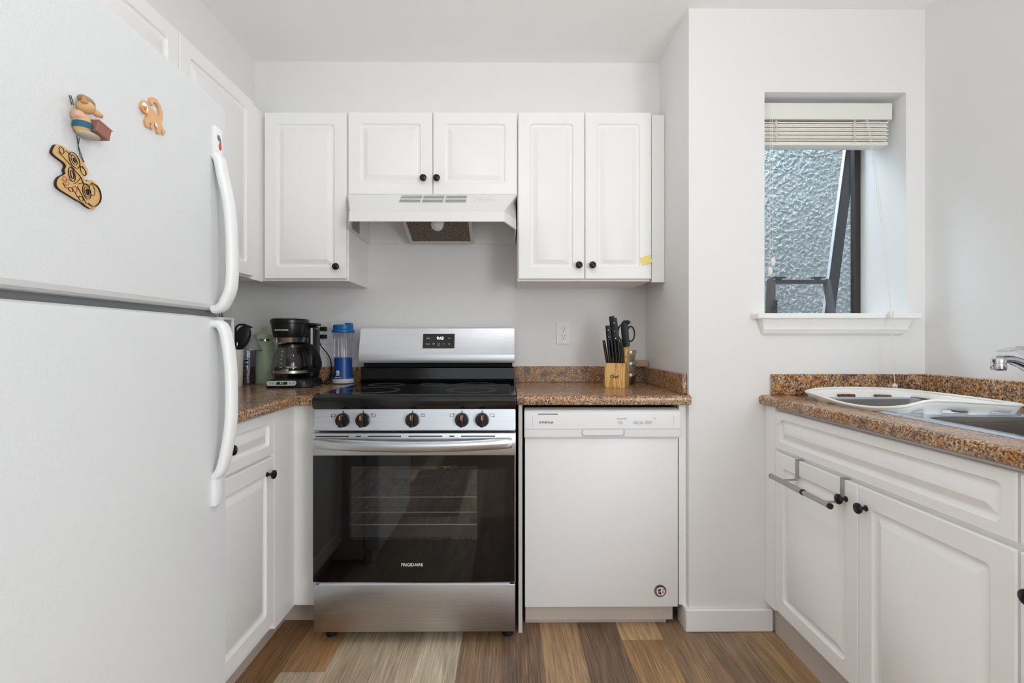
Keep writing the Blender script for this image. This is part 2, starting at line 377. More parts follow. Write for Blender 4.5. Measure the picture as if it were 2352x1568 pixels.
def text(name, body, size, mtx, m, parent, depth=0.0004, align='CENTER', shear=0, spacing=1.0, bold=0.0, label=None):
    c = bpy.data.curves.new('t', 'FONT'); c.body = body; c.size = size; c.align_x = align; c.align_y = 'CENTER'
    c.extrude = depth; c.shear = shear; c.space_character = spacing; c.offset = bold; c.resolution_u = 3
    o = bpy.data.objects.new('t', c); COL.objects.link(o); dg = bpy.context.evaluated_depsgraph_get(); dg.update()
    me = bpy.data.meshes.new_from_object(o.evaluated_get(dg)); bpy.data.objects.remove(o)
    me.name = name; me.materials.clear(); me.materials.append(M[m])
    me.transform(Matrix.Translation(-origin_of(parent)) @ mtx)
    r = bpy.data.objects.new(name, me); COL.objects.link(r); r.parent = parent
    if label: r['label'] = label
    return r
def facing(nx, ny, loc, roll=0, nz=0):
    """matrix whose local XY plane (text plane) faces direction n, upright"""
    n = Vector((nx, ny, nz)).normalized(); x = Vector((0, 0, 1)).cross(n).normalized(); y = n.cross(x)
    m = Matrix((x, y, n)).transposed().to_4x4(); m.translation = Vector(loc); return m @ Matrix.Rotation(roll, 4, 'Z')

# ------------------------------------------------------------------ setting
H = 2.455; YB = 2.565; YW = 1.947; XL = -1.43; XR = 1.65; XE = 0.712
fl = MB()
planks = []
rows = {-9: 0}
cols = [(-1.7, -.94), (-.94, -.787), (-.787, -.635), (-.635, -.483), (-.483, -.331), (-.331, -.179), (-.179, -.026), (-.026, .126), (.126, .275), (.275, .434), (.434, .593), (.593, .743), (.743, .892), (.892, 1.05), (1.05, 1.9)]
tone = {1: (142, 106, 72), 2: (160, 122, 86), 3: (184, 164, 138), 4: (186, 168, 144), 5: (204, 188, 162), 6: (150, 122, 94), 7: (126, 100, 80), 8: (170, 140, 106),
        9: (116, 94, 76), 10: (162, 130, 94), 11: (148, 120, 92), 12: (138, 112, 88), 13: (158, 128, 94), 0: (140, 104, 70), 14: (130, 100, 74)}
split = {2: [(1.709, (186, 168, 146)), (9, (164, 124, 84))], 10: [(1.886, (158, 124, 86)), (9, (190, 160, 120))], 11: [(9, (148, 120, 92))]}
bm = fl.bm; cl = bm.loops.layers.float_color.new('plank'); sl = bm.loops.layers.float_color.new('shift')
for i, (x0, x1) in enumerate(cols):
    ys = [(-3.2, -1.9), (-1.9, -.7), (-.7, .5), (.5, 2.7)]
    if i in split: ys = ys[:-1] + [(.5, split[i][0][0]), (split[i][0][0], 2.7)] if len(split[i]) > 1 else ys
    for j, (y0, y1) in enumerate(ys):
        last = j == len(ys) - 1
        c = tone[i]
        if i in split: c = split[i][-1][1] if last else (split[i][0][1] if j == len(ys) - 2 else c)
        if j < 3: c = random.choice(list(tone.values()))
        f = bm.faces.new([bm.verts.new(p) for p in ((x0, y0, 0), (x1, y0, 0), (x1, y1, 0), (x0, y1, 0))])
        s_ = (random.random() * 9, random.random() * 9, random.random() * 9, 1)
        for l in f.loops: l[cl] = srgb(*c); l[sl] = s_
struct('floor', fl, 'floor')
struct('ceiling', MB().box(-1.7, 1.012, -3.2, 2.7, H, H + .12).box(1.012, 1.8, -3.2, 2.26, H, H + .12), 'ceil')
struct('wall_back', MB().box(-1.55, XE + .02, YB, YB + .12, 0, H), 'wall')
struct('wall_left', MB().box(XL - .12, XL, -3.2, YB, 0, H), 'wall')
struct('wall_right', MB().box(XR, XR + .12, -3.2, 2.25, 0, H), 'wall')
# window wall: one block with a deep opening
ww = MB()
ww.box(XE, 1.012, YW, YB + .12, 0, H); ww.box(1.575, XR, YW, 2.25, 0, H)
ww.box(1.012, 1.575, YW, 2.25, 0, 1.228); ww.box(1.012, 1.575, YW, 2.25, 2.126, H)
struct('wall_window', ww, 'wall')
struct('wall_upper_soffit', MB().box(-1.19, XE, 2.33, YB, 2.178, H).box(XL, -1.19, -.2, YB, 2.178, H), 'wall')
struct('wall_rear', MB().box(XL - .12, -1.2, -3.2, -3.1, 0, H).box(1.5, XR + .12, -3.2, -3.1, 0, H).box(-1.2, 1.5, -3.2, -3.1, 0, .5).box(-1.2, 1.5, -3.2, -3.1, 2.3, H), 'wall')
struct('baseboard_window_wall', MB().box(XE - .016, 1.04, YW - .016, YW, 0, .088, .004, 1).box(XE - .016, XE, YW, 2.03, 0, .088), 'trim')
# window
wn = bpy.data.objects.new('window_1', None); COL.objects.link(wn); wn.location = (1.29, 2.2, 1.25); wn['kind'] = 'structure'; ROOT['window_1'] = Vector((1.29, 2.2, 1.25))
f = MB(); f.box(1.548, 1.574, 2.198, 2.228, 1.235, 2.125, .002, 1).box(1.012, 1.045, 2.198, 2.228, 1.235, 2.125).box(1.045, 1.555, 2.198, 2.228, 1.229, 1.251).box(1.045, 1.555, 2.198, 2.228, 2.09, 2.125)
obj('window_frame', f, 'bronze', wn)
obj('pane', MB().box(1.045, 1.548, 2.214, 2.218, 1.245, 2.1), 'pane', wn)
sill = MB().box(.962, 1.597, 1.895, YW, 1.228, 1.249, .003, 1).box(1.012, 1.575, YW, 2.18, 1.228, 1.249)
obj('window_sill', sill, 'trim', wn)
ap = MB().prism([(YW, 1.228), (1.905, 1.228), (1.915, 1.205), (1.918, 1.19), (1.918, 1.186), (1.924, 1.184), (1.926, 1.176), (1.934, 1.168), (YW, 1.165)], lambda a, b: (.985 + (1.228 - b) * .25, a, b), lambda a, b: (1.568 - (1.228 - b) * .25, a, b))
obj('sill_moulding', ap, 'trim', wn)
# outside sash leaning out, seen through the pane
st = thing('leaning_metal_bar', (1.63, 2.56, .99), 'dark speckled metal bar leaning diagonally outside the kitchen window', 'bar')
obj('bar', MB().sweep([(1.631, 2.56, .992), (1.720, 2.56, 1.679), (1.804, 2.56, 2.314)], [(-.022, -.012), (.022, -.012), (.022, .012), (-.022, .012)], (0, 1, 0)), 'bronzed', st)
obj('edge_strip', MB().sweep([(1.600, 2.56, .992), (1.689, 2.56, 1.679), (1.773, 2.56, 2.314)], [(-.0013, -.01), (.0013, -.01), (.0013, .01), (-.0013, .01)], (0, 1, 0)), 'ltgrey', st, 'thin bright edge strip')
# small sash frame tilted away outside the glass
sf = thing('tilted_sash_frame', (1.33, 2.27, 1.25), 'small dark brown sash frame with two latches on its top rail, outside the window', 'window frame')
k = MB(); rc = [(-.009, -.014), (.009, -.014), (.009, .014), (-.009, .014)]
k.sweep([(1.205, 2.27, 1.2), (1.312, 2.46, 1.443)], [(a * 1.7, b) for a, b in rc], (0, 1, 0)); k.sweep([(1.503, 2.27, 1.2), (1.590, 2.46, 1.443)], [(a * 1.2, b) for a, b in rc], (0, 1, 0))
k.box(1.296, 1.604, 2.446, 2.474, 1.428, 1.447)
obj('sash_rail', k, 'bronze', sf)
for x in (1.35, 1.545):
    obj('latch', MB().box(x - .012, x + .012, 2.45, 2.472, 1.447, 1.457, .002, 1).box(x - .028, x + .028, 2.445, 2.475, 1.455, 1.461), 'black', sf)
obj('inner_stop', MB().sweep([(1.242, 2.30, 1.2), (1.262, 2.33, 1.335)], [(-.007, -.008), (.007, -.008), (.007, .008), (-.007, .008)], (0, 1, 0)), 'bronzed', sf)
from mathutils import noise
sw_ = MB(); sw_.box(.6, 4.2, 3.056, 3.2, -1, 3.4)
NX, NZ = 340, 340; gb = bmesh.new(); G_ = []
for j in range(NZ):
    row = []
    for i in range(NX):
        x = 1.2 + i * .005; z = .85 + j * .005; p = Vector((x, 0, z))
        q_ = p + Vector((noise.noise(p * 20), 0, noise.noise(p * 20 + Vector((7, 3, 1))))) * .02
        h1 = max(0, min(1, (noise.noise(q_ * 48) + .12) * 3.2)); h2 = max(0, min(1, noise.noise(q_ * 105 + Vector((0, 5, 0))) * 2.6)); h3 = noise.noise(q_ * 8)
        e_ = min(1, 8 * min(i, j, NX - 1 - i, NZ - 1 - j) / NX)
        row.append(gb.verts.new((x, 3.056 - e_ * (.001 + .0058 * h1 * (.6 + .4 * h3) + .0034 * h2), z)))
    G_.append(row)
for j in range(NZ - 1):
    for i in range(NX - 1): gb.faces.new((G_[j][i], G_[j][i + 1], G_[j + 1][i + 1], G_[j + 1][i]))
sw_.add(gb)
struct('wall_outside_stucco', sw_, 'stucco')

# ------------------------------------------------------------------ cabinets
def door_mb(w, h, m=.052, t=.019, mtx=None, mb=None):
    mb = mb or MB()
    def R(i, y, r=.0005): return [(a, y, b) for a, b in rrect(i, w - i, i, h - i, r)]
    mb.rings([R(0, 0), R(0, -t + .003), R(.003, -t), R(m, -t, .016), R(m + .003, -t + .003, .013), R(m + .004, -t + .0065, .012), R(m + .010, -t + .0085, .008), R(m + .015, -t + .0085, .002), R(m + .018, -t + .0065, .001), R(m + .034, -t + .001, .001), R(m + .035, -t + .0004, .001)], mtx=mtx)
    return mb
def at(x, y, z, rz=0): return Matrix.Translation((x, y, z)) @ Matrix.Rotation(rz, 4, 'Z')
def knob(parent, x, y, z, nx, ny):
    p = [(.0, 0), (.0085, 0), (.0085, .002), (.005, .005), (.0045, .013), (.007, .017), (.0145, .020), (.0158, .024), (.0145, .028), (.009, .031), (0, .032)]
    return obj('knob', MB().lathe(p, (x, y, z), 24, axis=(nx, ny, 0)), 'knob', parent)
# (a) above the coffee maker
YD = 2.253  # back of the door leaves on the back wall
YBo, XLo, XRo = YB, XL, XR; YB -= .0015; XL += .0015; XR -= .0015
c = thing('upper_cabinet', (-.93, 2.4, 1.415), 'white upper cabinet with one tall raised-panel door, above the coffee maker', 'cabinet')
obj('cabinet_body', MB().box(-1.10, -.727, YD, YB, 1.415, 2.177).box(-1.14, -1.104, YD, YB, 1.415, 2.177), 'cab', c)
d = obj('door', door_mb(.368, .75, mtx=at(-1.100, YD, 1.423)), 'cab', c); knob(d, -.772, YD - .019, 1.475, 0, -1)
c = thing('upper_cabinet', (-.344, 2.4, 1.803), 'white double-door short upper cabinet directly over the range hood', 'cabinet')
obj('cabinet_body', MB().box(-.725, .039, YD, YB, 1.801, 2.177), 'cab', c)
for x0, kx in ((-.723, -.382), (-.341, -.322)):
    d = obj('door', door_mb(.379, .372, mtx=at(x0, YD, 1.804)), 'cab', c); knob(d, kx, YD - .019, 1.872, 0, -1)
c = thing('upper_cabinet', (.35, 2.4, 1.415), 'white upper cabinet with two tall doors and a yellow note, above the knife block', 'cabinet')
obj('cabinet_body', MB().box(.041, .645, YD, YB, 1.415, 2.177), 'cab', c)
for x0, kx in ((.045, .316), (.348, .377)):
    d = obj('door', door_mb(.299, .755, mtx=at(x0, YD, 1.423)), 'cab', c); knob(d, kx, YD - .019, 1.483, 0, -1)
obj('filler_strip', MB().box(.652, XE - .002, YD - .008, YD + .02, 1.41, 2.17), 'cab', c)
tag(obj('sticky_note', MB().box(-.024, .024, -.001, .001, -.017, .017, mtx=at(.622, YD - .024, 1.508) @ Matrix.Rotation(-.28, 4, 'Y') @ Matrix.Rotation(-.10, 4, 'Z')), 'note'),
    'small yellow sticky note on the right door of the cabinet above the knife block', 'note')
# left run of upper cabinets
XD = -1.119
c = thing('upper_cabinet', (-1.27, 1.9, 1.415), 'white wall cabinet on the left wall with one tall door, just past the fridge', 'cabinet')
obj('cabinet_body', MB().box(XL, XD, 1.66, 2.245, 1.415, 2.177), 'cab', c)
obj('door', door_mb(.476, .755, mtx=at(XD, 1.662, 1.42, PI / 2)), 'cab', c)
obj('filler_strip', MB().box(XD, XD + .006, 2.142, 2.246, 1.41, 2.172), 'cab', c)
c = thing('upper_cabinet', (-1.27, 1.2, 1.75), 'white upper cabinet over the top of the refrigerator', 'cabinet')
obj('cabinet_body', MB().box(XL, XD, .74, 1.659, 1.75, 2.177), 'cab', c)
for y0 in (.745, 1.203): obj('door', door_mb(.454, .42, mtx=at(XD, y0, 1.755, PI / 2)), 'cab', c)

# base cabinets
XC = -.864
c = thing('base_cabinet', (-1.15, 1.6, 0), 'white base cabinet with one drawer over one door, between fridge and range', 'cabinet')
obj('cabinet_body', MB().box(XL, XC, 1.19, 2.53, .1, .89).box(XC, -.748, 1.957, 2.53, .1, .89).box(XC, XC + .018, 1.795, 1.957, .1, .885), 'cab', c)
obj('toe_kick', MB().box(XL, -.915, 1.19, 2.5, 0, .1).box(-.915, -.748, 2.03, 2.5, 0, .1), 'kick', c)
d = obj('drawer', door_mb(.582, .148, .034, mtx=at(XC, 1.204, .737, PI / 2)), 'cab', c); knob(d, XC + .019, 1.482, .815, 1, 0)
d = obj('door', door_mb(.582, .60, mtx=at(XC, 1.204, .128, PI / 2)), 'cab', c); knob(d, XC + .019, 1.735, .675, 1, 0)
obj('cutting_board_slot', MB().box(XC + .0, XC + .02, 1.25, 1.74, .8875, .8915), 'steelrod', c)

# right side sink base
XS = 1.031
c = thing('sink_base_cabinet', (1.3, 1.4, 0), 'white sink cabinet with a long false drawer front over two doors, under the sink', 'cabinet')
obj('cabinet_body', MB().box(XS, XR, .974, YW - .0015, .115, .72).box(XS, 1.10, .974, YW - .0015, .72, .89).box(XS - .016, XS, 1.873, YW - .0015, .115, .888), 'cab', c)
obj('toe_kick', MB().box(1.045, XR, .974, YW - .018, 0, .115), 'kick', c)
obj('false_drawer_front', door_mb(.891, .142, .028, mtx=at(XS, 1.869, .737, -PI / 2)), 'cab', c)
d = obj('door', door_mb(.443, .60, mtx=at(XS, 1.869, .124, -PI / 2)), 'cab', c); knob(d, XS - .019, 1.474, .668, -1, 0)
d = obj('door', door_mb(.445, .60, mtx=at(XS, 1.423, .124, -PI / 2)), 'cab', c); knob(d, XS - .019, 1.392, .668, -1, 0)
c = thing('base_cabinet', (1.3, .7, 0), 'white base cabinet at the right edge with a dark knob, nearer than the sink cabinet', 'cabinet')
obj('cabinet_body', MB().box(XS, XR, .3, .972, .115, .885), 'cab', c)
obj('toe_kick', MB().box(1.045, XR, .3, .972, 0, .115), 'kick', c)
obj('drawer', door_mb(.44, .142, .034, mtx=at(XS, .972, .737, -PI / 2)), 'cab', c)
d = obj('door', door_mb(.44, .60, mtx=at(XS, .972, .124, -PI / 2)), 'cab', c); knob(d, XS - .019, .935, .652, -1, 0)
hk = MB().lathe([(0, 0), (.013, 0), (.012, .004), (0, .006)], (XS - .0195, 1.835, .848), 20, axis=(-1, 0, 0)).tube([(XS - .025, 1.835, .845), (XS - .034, 1.835, .838), (XS - .040, 1.837, .841), (XS - .041, 1.838, .847)], .003, 8)
tag(obj('adhesive_hook', hk, 'white'), 'small round white adhesive hook on the false drawer front', 'hook')

# towel bar
t = thing('towel_bar', (.98, 1.6, .73), 'brushed steel towel bar hung over the left sink cabinet door', 'towel bar')
for y in (1.725, 1.490):
    b = MB(); xf = XS - .0195
    b.box(xf - .0015, xf + .0205, y - .0095, y + .0095, .7245, .726); b.box(xf - .0018, xf - .0003, y - .0095, y + .0095, .664, .726)
    b.sweep([(xf - .001, y, .665), (xf - .006, y, .655), (.955, y, .654)], [(-.0095, -.0008), (.0095, -.0008), (.0095, .0008), (-.0095, .0008)], (0, 0, 1))
    obj('bracket', b, 'steelrod', t)
obj('bar', MB().cyl((.949, 1.59, .654), (.949, 1.775, .654), .0088).cyl((.949, 1.455, .654), (.949, 1.60, .654), .0078), 'steelrod', t)
obj('end_cap', MB().cyl((.949, 1.449, .654), (.949, 1.4555, .654), .0088), 'blackm', t); obj('end_cap', MB().cyl((.949, 1.775, .654), (.949, 1.779, .654), .009), 'blackm', t)
obj('collar', MB().cyl((.949, 1.583, .654), (.949, 1.59, .654), .0096), 'blackm', t)

YB, XL, XR = YBo, XLo, XRo
# ------------------------------------------------------------------ countertops
ZT = .93
t = thing('countertop', (-1.1, 2.0, .892), 'L-shaped brown speckled granite laminate countertop left of the range', 'countertop')
b = MB(); r = .014
b.box(XL, -.835, 1.19, YB - .001, .892, ZT); b.box(-.835, -.7385, 1.925, YB - .001, .892, ZT)
nose = lambda s: [(0, .892), (0, ZT), (.010, ZT - .001), (.017, ZT - .005), (.020, ZT - .013), (.020, .905), (.017, .896), (.010, .892)]
b.prism(nose(0), lambda a, z: (-.835 + a, 1.19, z), lambda a, z: (-.835 + a, 1.925 - a, z))
b.prism(nose(0), lambda a, z: (-.835 + a, 1.925 - a, z), lambda a, z: (-.7385, 1.925 - a, z))
obj('worktop', b, 'granite', t)
obj('backsplash', MB().box(XL, -.7385, 2.545, YB, ZT, 1.01, .003, 1).box(XL, XL + .02, 1.19, 2.545, ZT, 1.01, .003, 1), 'granite', t)
obj('mitre_seam', MB().sweep([(-.822, 1.912, ZT + .0003), (-1.40, 2.53, ZT + .0003)], [(-.0012, -.0003), (.0012, -.0003), (.0012, .0003), (-.0012, .0003)]), 'herb', t)
t = thing('countertop', (.37, 2.2, .892), 'short brown speckled granite laminate countertop above the dishwasher', 'countertop')
b = MB().box(.033, XE - .001, 1.935, YB - .001, .892, ZT); b.prism(nose(0), lambda a, z: (.033, 1.935 - a, z), lambda a, z: (XE - .001, 1.935 - a, z))
obj('worktop', b, 'granite', t)
obj('backsplash', MB().box(.033, XE, 2.545, YB, ZT, 1.012, .003, 1).box(XE - .02, XE - .001, 1.962, 2.545, ZT, 1.012, .003, 1), 'granite', t)
t = thing('countertop', (1.3, 1.1, .892), 'brown speckled granite laminate countertop holding the sink below the window', 'countertop')
b = MB(); b.box(1.01, 1.13, .3, YW - .001, .892, ZT); b.box(1.55, XR - .001, .3, YW - .001, .892, ZT); b.box(1.13, 1.55, 1.79, YW - .001, .892, ZT); b.box(1.13, 1.55, .3, 1.0, .892, ZT)
b.prism(nose(0), lambda a, z: (1.01 - a, .3, z), lambda a, z: (1.01 - a, YW - .001, z))
obj('worktop', b, 'granite', t)
obj('backsplash', MB().box(1.035, XR - .001, 1.927, YW - .001, ZT, 1.012, .003, 1).box(XR - .02, XR - .001, .3, 1.927, ZT, 1.012, .003, 1), 'granite', t)

# ------------------------------------------------------------------ sink, faucet, dish rack
t = thing('sink', (1.34, 1.4, .75), 'double-bowl stainless steel drop-in sink in the right countertop', 'sink')
def cell(mb, x0, x1, y0, y1, i, o, which):
    def R(a0, a1, b0, b1, r, z): return [(x, y, z) for x, y in rrect(a0, a1, b0, b1, r, 6)]
    bx = (x0 + i[0], x1 - i[1], y0 + i[2], y1 - i[3])
    if which == 'rim': mb.rings([R(x0, x1, y0, y1, o, ZT + .0005), R(x0 + .003, x1 - .003, y0 + .003, y1 - .003, o, ZT + .006), R(bx[0] - .006, bx[1] + .006, bx[2] - .006, bx[3] + .006, .066, ZT + .005), R(*bx, .06, ZT + .001)], False, False)
    else: mb.rings([R(*bx, .06, ZT + .001), R(bx[0] + .006, bx[1] - .006, bx[2] + .006, bx[3] - .006, .06, ZT - .02), R(bx[0] + .012, bx[1] - .012, bx[2] + .012, bx[3] - .012, .058, ZT - .14), R(bx[0] + .03, bx[1] - .03, bx[2] + .03, bx[3] - .03, .05, ZT - .165), R(bx[0] + .16, bx[1] - .16, bx[2] + .15, bx[3] - .15, .03, ZT - .172)], False, True)
for w_, m_ in (('rim', 'sinkrim'), ('bowl', 'sinksteel')):
    b = MB(); cell(b, 1.095, 1.585, 1.39, 1.815, (.035, .085, .03, .035), .01, w_); cell(b, 1.095, 1.585, .975, 1.389, (.035, .085, .035, .03), .01, w_)
    obj(w_, b, m_, t)
t = thing('faucet', (1.555, 1.36, .936), 'chrome single-lever kitchen faucet over the sink at the right edge', 'faucet')
obj('base', MB().lathe([(0, 0), (.032, 0), (.032, .008), (.024, .016), (.022, .06), (.02, .075), (0, .08)], (1.553, 1.36, .936)), 'chrome', t)
sp = [(1.552, 1.36, .985), (1.50, 1.352, 1.02), (1.44, 1.343, 1.058), (1.40, 1.338, 1.080), (1.365, 1.335, 1.091), (1.335, 1.333, 1.092)]
obj('spout', MB().sweep(sp, [(.017 * math.cos(a * PI / 8), .013 * math.sin(a * PI / 8)) for a in range(16)], (0, 0, 1), scales=[1.2, 1.15, 1.05, 1, .9, .8]), 'chrome', t)
obj('aerator', MB().lathe([(0, 0), (.0155, 0), (.0168, .003), (.0168, .016), (.0155, .0175), (.0155, .0195), (.0168, .021), (.0168, .030), (.014, .034), (0, .035)], (1.332, 1.334, 1.062)), 'chrome', t)
lv = [(1.545, 1.36, 1.03), (1.47, 1.35, 1.082), (1.42, 1.343, 1.104), (1.395, 1.34, 1.122)]
b = MB().sweep(lv, [(-.013, -.005), (.013, -.005), (.010, .005), (-.010, .005)], (0, 0, 1)); b.sweep([(1.42, 1.342, 1.117), (1.385, 1.338, 1.122), (1.345, 1.334, 1.114)], [(-.019, -.0025), (.019, -.0025), (.016, .0025), (-.016, .0025)], (0, 0, 1))
obj('lever', b, 'chrome', t)

def smooth_loop(P, n=8):
    out = []; k = len(P)
    for i in range(k):
        p0, p1, p2, p3 = (Vector(P[(i + j - 1) % k]) for j in range(4))
        for s in range(n):
            u = s / n; out.append(.5 * ((2 * p1) + (p2 - p0) * u + (2 * p0 - 5 * p1 + 4 * p2 - p3) * u * u + (3 * p1 - p0 - 3 * p2 + p3) * u ** 3))
    return out
rim = smooth_loop([(1.085, 1.72, .951), (1.10, 1.82, .956), (1.20, 1.862, .963), (1.34, 1.862, .964), (1.46, 1.83, .961), (1.505, 1.70, .958), (1.50, 1.50, .957), (1.45, 1.385, .960), (1.32, 1.36, .969), (1.18, 1.365, .975), (1.115, 1.39, .956), (1.09, 1.48, .942), (1.085, 1.6, .9405)], 8)
cen = Vector((1.30, 1.61, 0))
bot = []
for p in rim:
    q = cen + (Vector((p.x, p.y, 0)) - cen) * .86; bot.append(Vector((q.x, q.y, .895)))
t = thing('dish_rack', (1.3, 1.61, .895), 'white plastic dish drainer tray with slotted sides sitting in the sink', 'dish rack')
b = MB(); tb = bmesh.new(); N = len(rim); L = 6
G = [[tb.verts.new(rim[i].lerp(bot[i], j / L)) for i in range(N)] for j in range(L + 1)]
for j in range(L):
    for i in range(N):
        if j in (2, 3, 4) and (i % 8) in (2, 3, 4, 5): continue
        tb.faces.new((G[j][i], G[j][(i + 1) % N], G[j + 1][(i + 1) % N], G[j + 1][i]))
tb.faces.new(G[L]); bmesh.ops.recalc_face_normals(tb, faces=tb.faces); b.add(tb)
o = obj('tray', b, 'drain', t, sharp=50); md = o.modifiers.new('thick', 'SOLIDIFY'); md.thickness = .0025; md.offset = 0
obj('rim', MB().tube(rim, .0042, 8, True), 'drain', t)

# ------------------------------------------------------------------ range
RX0, RX1 = -.733, .029; RC = (RX0 + RX1) / 2
t = thing('range', (RC, 2.2, 0), 'stainless steel freestanding electric range with black glass cooktop and oven', 'stove')
obj('body', MB().box(RX0 + .004, RX1 - .004, 1.905, 2.54, .05, .885), 'enamel', t)
b = MB()
b.prism([(1.853, .889), (1.846, .905), (1.848, .928), (1.860, .940), (1.90, .941), (2.49, .935), (2.49, .885), (1.86, .885)], lambda y, z: (RX0, y, z), lambda y, z: (RX1, y, z), .003)
obj('cooktop', b, 'enamel', t)
gt = obj('glass_top', MB().box(RX0 + .022, RX1 - .022, 1.878, 2.43, .936, .9418, .0015, 1), 'glassblack', t)
for x, y, rr in ((-.56, 2.02, .115), (-.15, 2.02, .10), (-.56, 2.28, .08), (-.15, 2.28, .10), (-.35, 2.30, .06)):
    obj('burner_ring', MB().tube([(x + rr * math.cos(a * PI / 32), y + rr * math.sin(a * PI / 32), .9419) for a in range(64)], .0006, 4, True).tube([(x + (rr - .012) * math.cos(a * PI / 32), y + (rr - .012) * math.sin(a * PI / 32), .9419) for a in range(64)], .0004, 4, True), 'ringgrey', gt)
obj('backguard_base', MB().prism([(2.455, .93), (2.44, .945), (2.452, .955), (2.455, 1.008), (2.462, 1.014), (2.54, 1.014), (2.54, .93)], lambda y, z: (RX0 + .002, y, z), lambda y, z: (RX1 - .002, y, z)), 'enamel', t)
obj('backguard_gap', MB().box(RX0 + .01, RX1 - .01, 2.475, 2.535, 1.01, 1.04), 'void', t)
bp_ = obj('control_panel', MB().prism([(2.455, 1.205), (2.420, 1.078), (2.4185, 1.073), (2.4245, 1.036), (2.54, 1.036), (2.54, 1.205)], lambda y, z: (RX0, y, z), lambda y, z: (RX1, y, z), .0012), 'steel', t)
sl_ = math.atan2(.035, .127)
def bgm(x, z, out=.001):
    y = 2.455 - (1.205 - z) * (.035 / .127); n = Vector((0, -math.cos(sl_), math.sin(sl_)))
    return facing(0, n.y, Vector((x, y, z)) + n * out, nz=n.z)
ds = obj('display', MB().box(-.078, .078, -.037, .037, -.001, .001, .0008, 1, mtx=bgm(-.344, 1.142)), 'glassblack', bp_)
text('clock_digits', '9:43', .021, bgm(-.337, 1.155, .0024), 'led', bp_, bold=.0003, spacing=.95)
text('lettering', 'Bake', .0095, bgm(-.395, 1.155, .0024), 'inkwhite', bp_); text('lettering', 'Broil', .0095, bgm(-.396, 1.127, .0024), 'inkwhite', bp_)
text('lettering', 'OFF', .0085, bgm(-.320, 1.127, .0024), 'orange', bp_)
for z, s_ in ((1.155, 1), (1.127, -1)):
    obj('arrow_mark', MB().tube([(-.005, -.003 * s_, 0), (0, .003 * s_, 0), (.005, -.003 * s_, 0)], .0009, 5, mtx=bgm(-.292, z, .002)), 'inkwhite', bp_)
for x in (-.3435, -.368):
    obj('icon', MB().tube([(.0045 * math.cos(a * PI / 8), .0045 * math.sin(a * PI / 8), 0) for a in range(16)], .0006, 5, True, mtx=bgm(x, 1.128, .002)), 'inkwhite', bp_)
text('lettering', 'Timer', .004, bgm(-.3435, 1.119, .0024), 'inkwhite', bp_)
fp = obj('front_control_panel', MB().prism([(1.862, .885), (1.856, .808), (1.862, .803), (1.905, .803), (1.905, .885)], lambda y, z: (RX0 + .003, y, z), lambda y, z: (RX1 - .003, y, z), .0015), 'steel', t)
for i, x in enumerate((-.620, -.545, -.360, -.175, -.099)):
    kb = obj('burner_knob', MB().lathe([(0, 0), (.026, 0), (.027, .004), (.025, .016), (.0235, .020), (0, .021)], (x, 1.857, .846), 32, axis=(0, -1, 0)).box(x - .0075, x + .0075, 1.818, 1.838, .823, .871, .004, 2), 'black', fp)
    obj('indicator', MB().box(x - .0022, x + .0022, 1.8172, 1.8184, .851, .868), 'orange', kb)
    obj('tick_mark', MB().box(x - .001, x + .001, 1.8555, 1.859, .873, .881), 'ink', fp)
    s_ = 1 if i in (1, 2, 4) else -1; x2 = x + s_ * .038
    fr = MB(); z2 = .863
    for a0, a1, b0, b1 in ((-.007, .007, -.0055, -.0048), (-.007, .007, .0048, .0055), (-.007, -.0063, -.0055, .0055), (.0063, .007, -.0055, .0055)): fr.box(x2 + a0, x2 + a1, 1.8575, 1.861, z2 + b0, z2 + b1)
    dx, dz = ((-.006, -.005), (-.006, .005), (0, .004), (.006, .005), (.006, -.005))[i]
    fr.box(x2 + dx - .0017, x2 + dx + .0017, 1.857, 1.861, z2 + dz - .0017, z2 + dz + .0017)
    obj('burner_symbol', fr, 'ink', fp)
# oven door
b = MB(); gx0, gx1, gz0, gz1 = -.598, -.118, .396, .672
b.box(RX0, gx0, 1.857, 1.885, .239, .714); b.box(gx1, RX1 - .004, 1.857, 1.885, .239, .714); b.box(gx0, gx1, 1.857, 1.885, .239, gz0); b.box(gx0, gx1, 1.857, 1.885, gz1, .714)
dr = obj('oven_door', b, 'glassblack', t)
obj('oven_window', MB().box(gx0, gx1, 1.8572, 1.859, gz0, gz1), 'ovenglass', dr)
ed = MB().box(RX1 - .006, RX1 - .003, 1.8555, 1.887, .239, .714); obj('door_edge_trim', ed, 'steel', dr)
obj('door_trim', MB().box(RX0 - .002, RX1 - .002, 1.853, 1.893, .713, .797, .003, 2), 'steel', dr)
sl2 = MB()
for a, c_ in ((-.722, -.598), (-.572, -.553), (-.527, -.402), (-.375, -.248), (-.222, -.203), (-.178, -.050)): sl2.box(a, c_, 1.8522, 1.8545, .7835, .7875)
obj('vent_slot', sl2, 'void', dr, 'row of dark vent slots'); 
n = 24; hp = [(RX0 + .012 + (RX1 - RX0 - .03) * i / n, 1.842 - .046 * math.sin(PI * i / n) ** .8, .762 - .004 * math.sin(PI * i / n)) for i in range(n + 1)]
hsec = [(.010 * math.cos(a * PI / 8), .0205 * math.sin(a * PI / 8)) for a in range(16)]
hd = MB().sweep(hp, hsec, (0, 0, 1), scales=[.92] + [1] * (n - 1) + [.92]).box(RX0 + .012, RX0 + .04, 1.835, 1.856, .746, .778, .004).box(RX1 - .048, RX1 - .02, 1.835, 1.856, .746, .778, .004)
obj('door_handle', hd, 'steel', dr)
text('lettering', 'FRIGIDAIRE', .0155, facing(0, -1, (-.362, 1.8568, .302)), 'inkwhite', dr, spacing=1.05, bold=.0002)
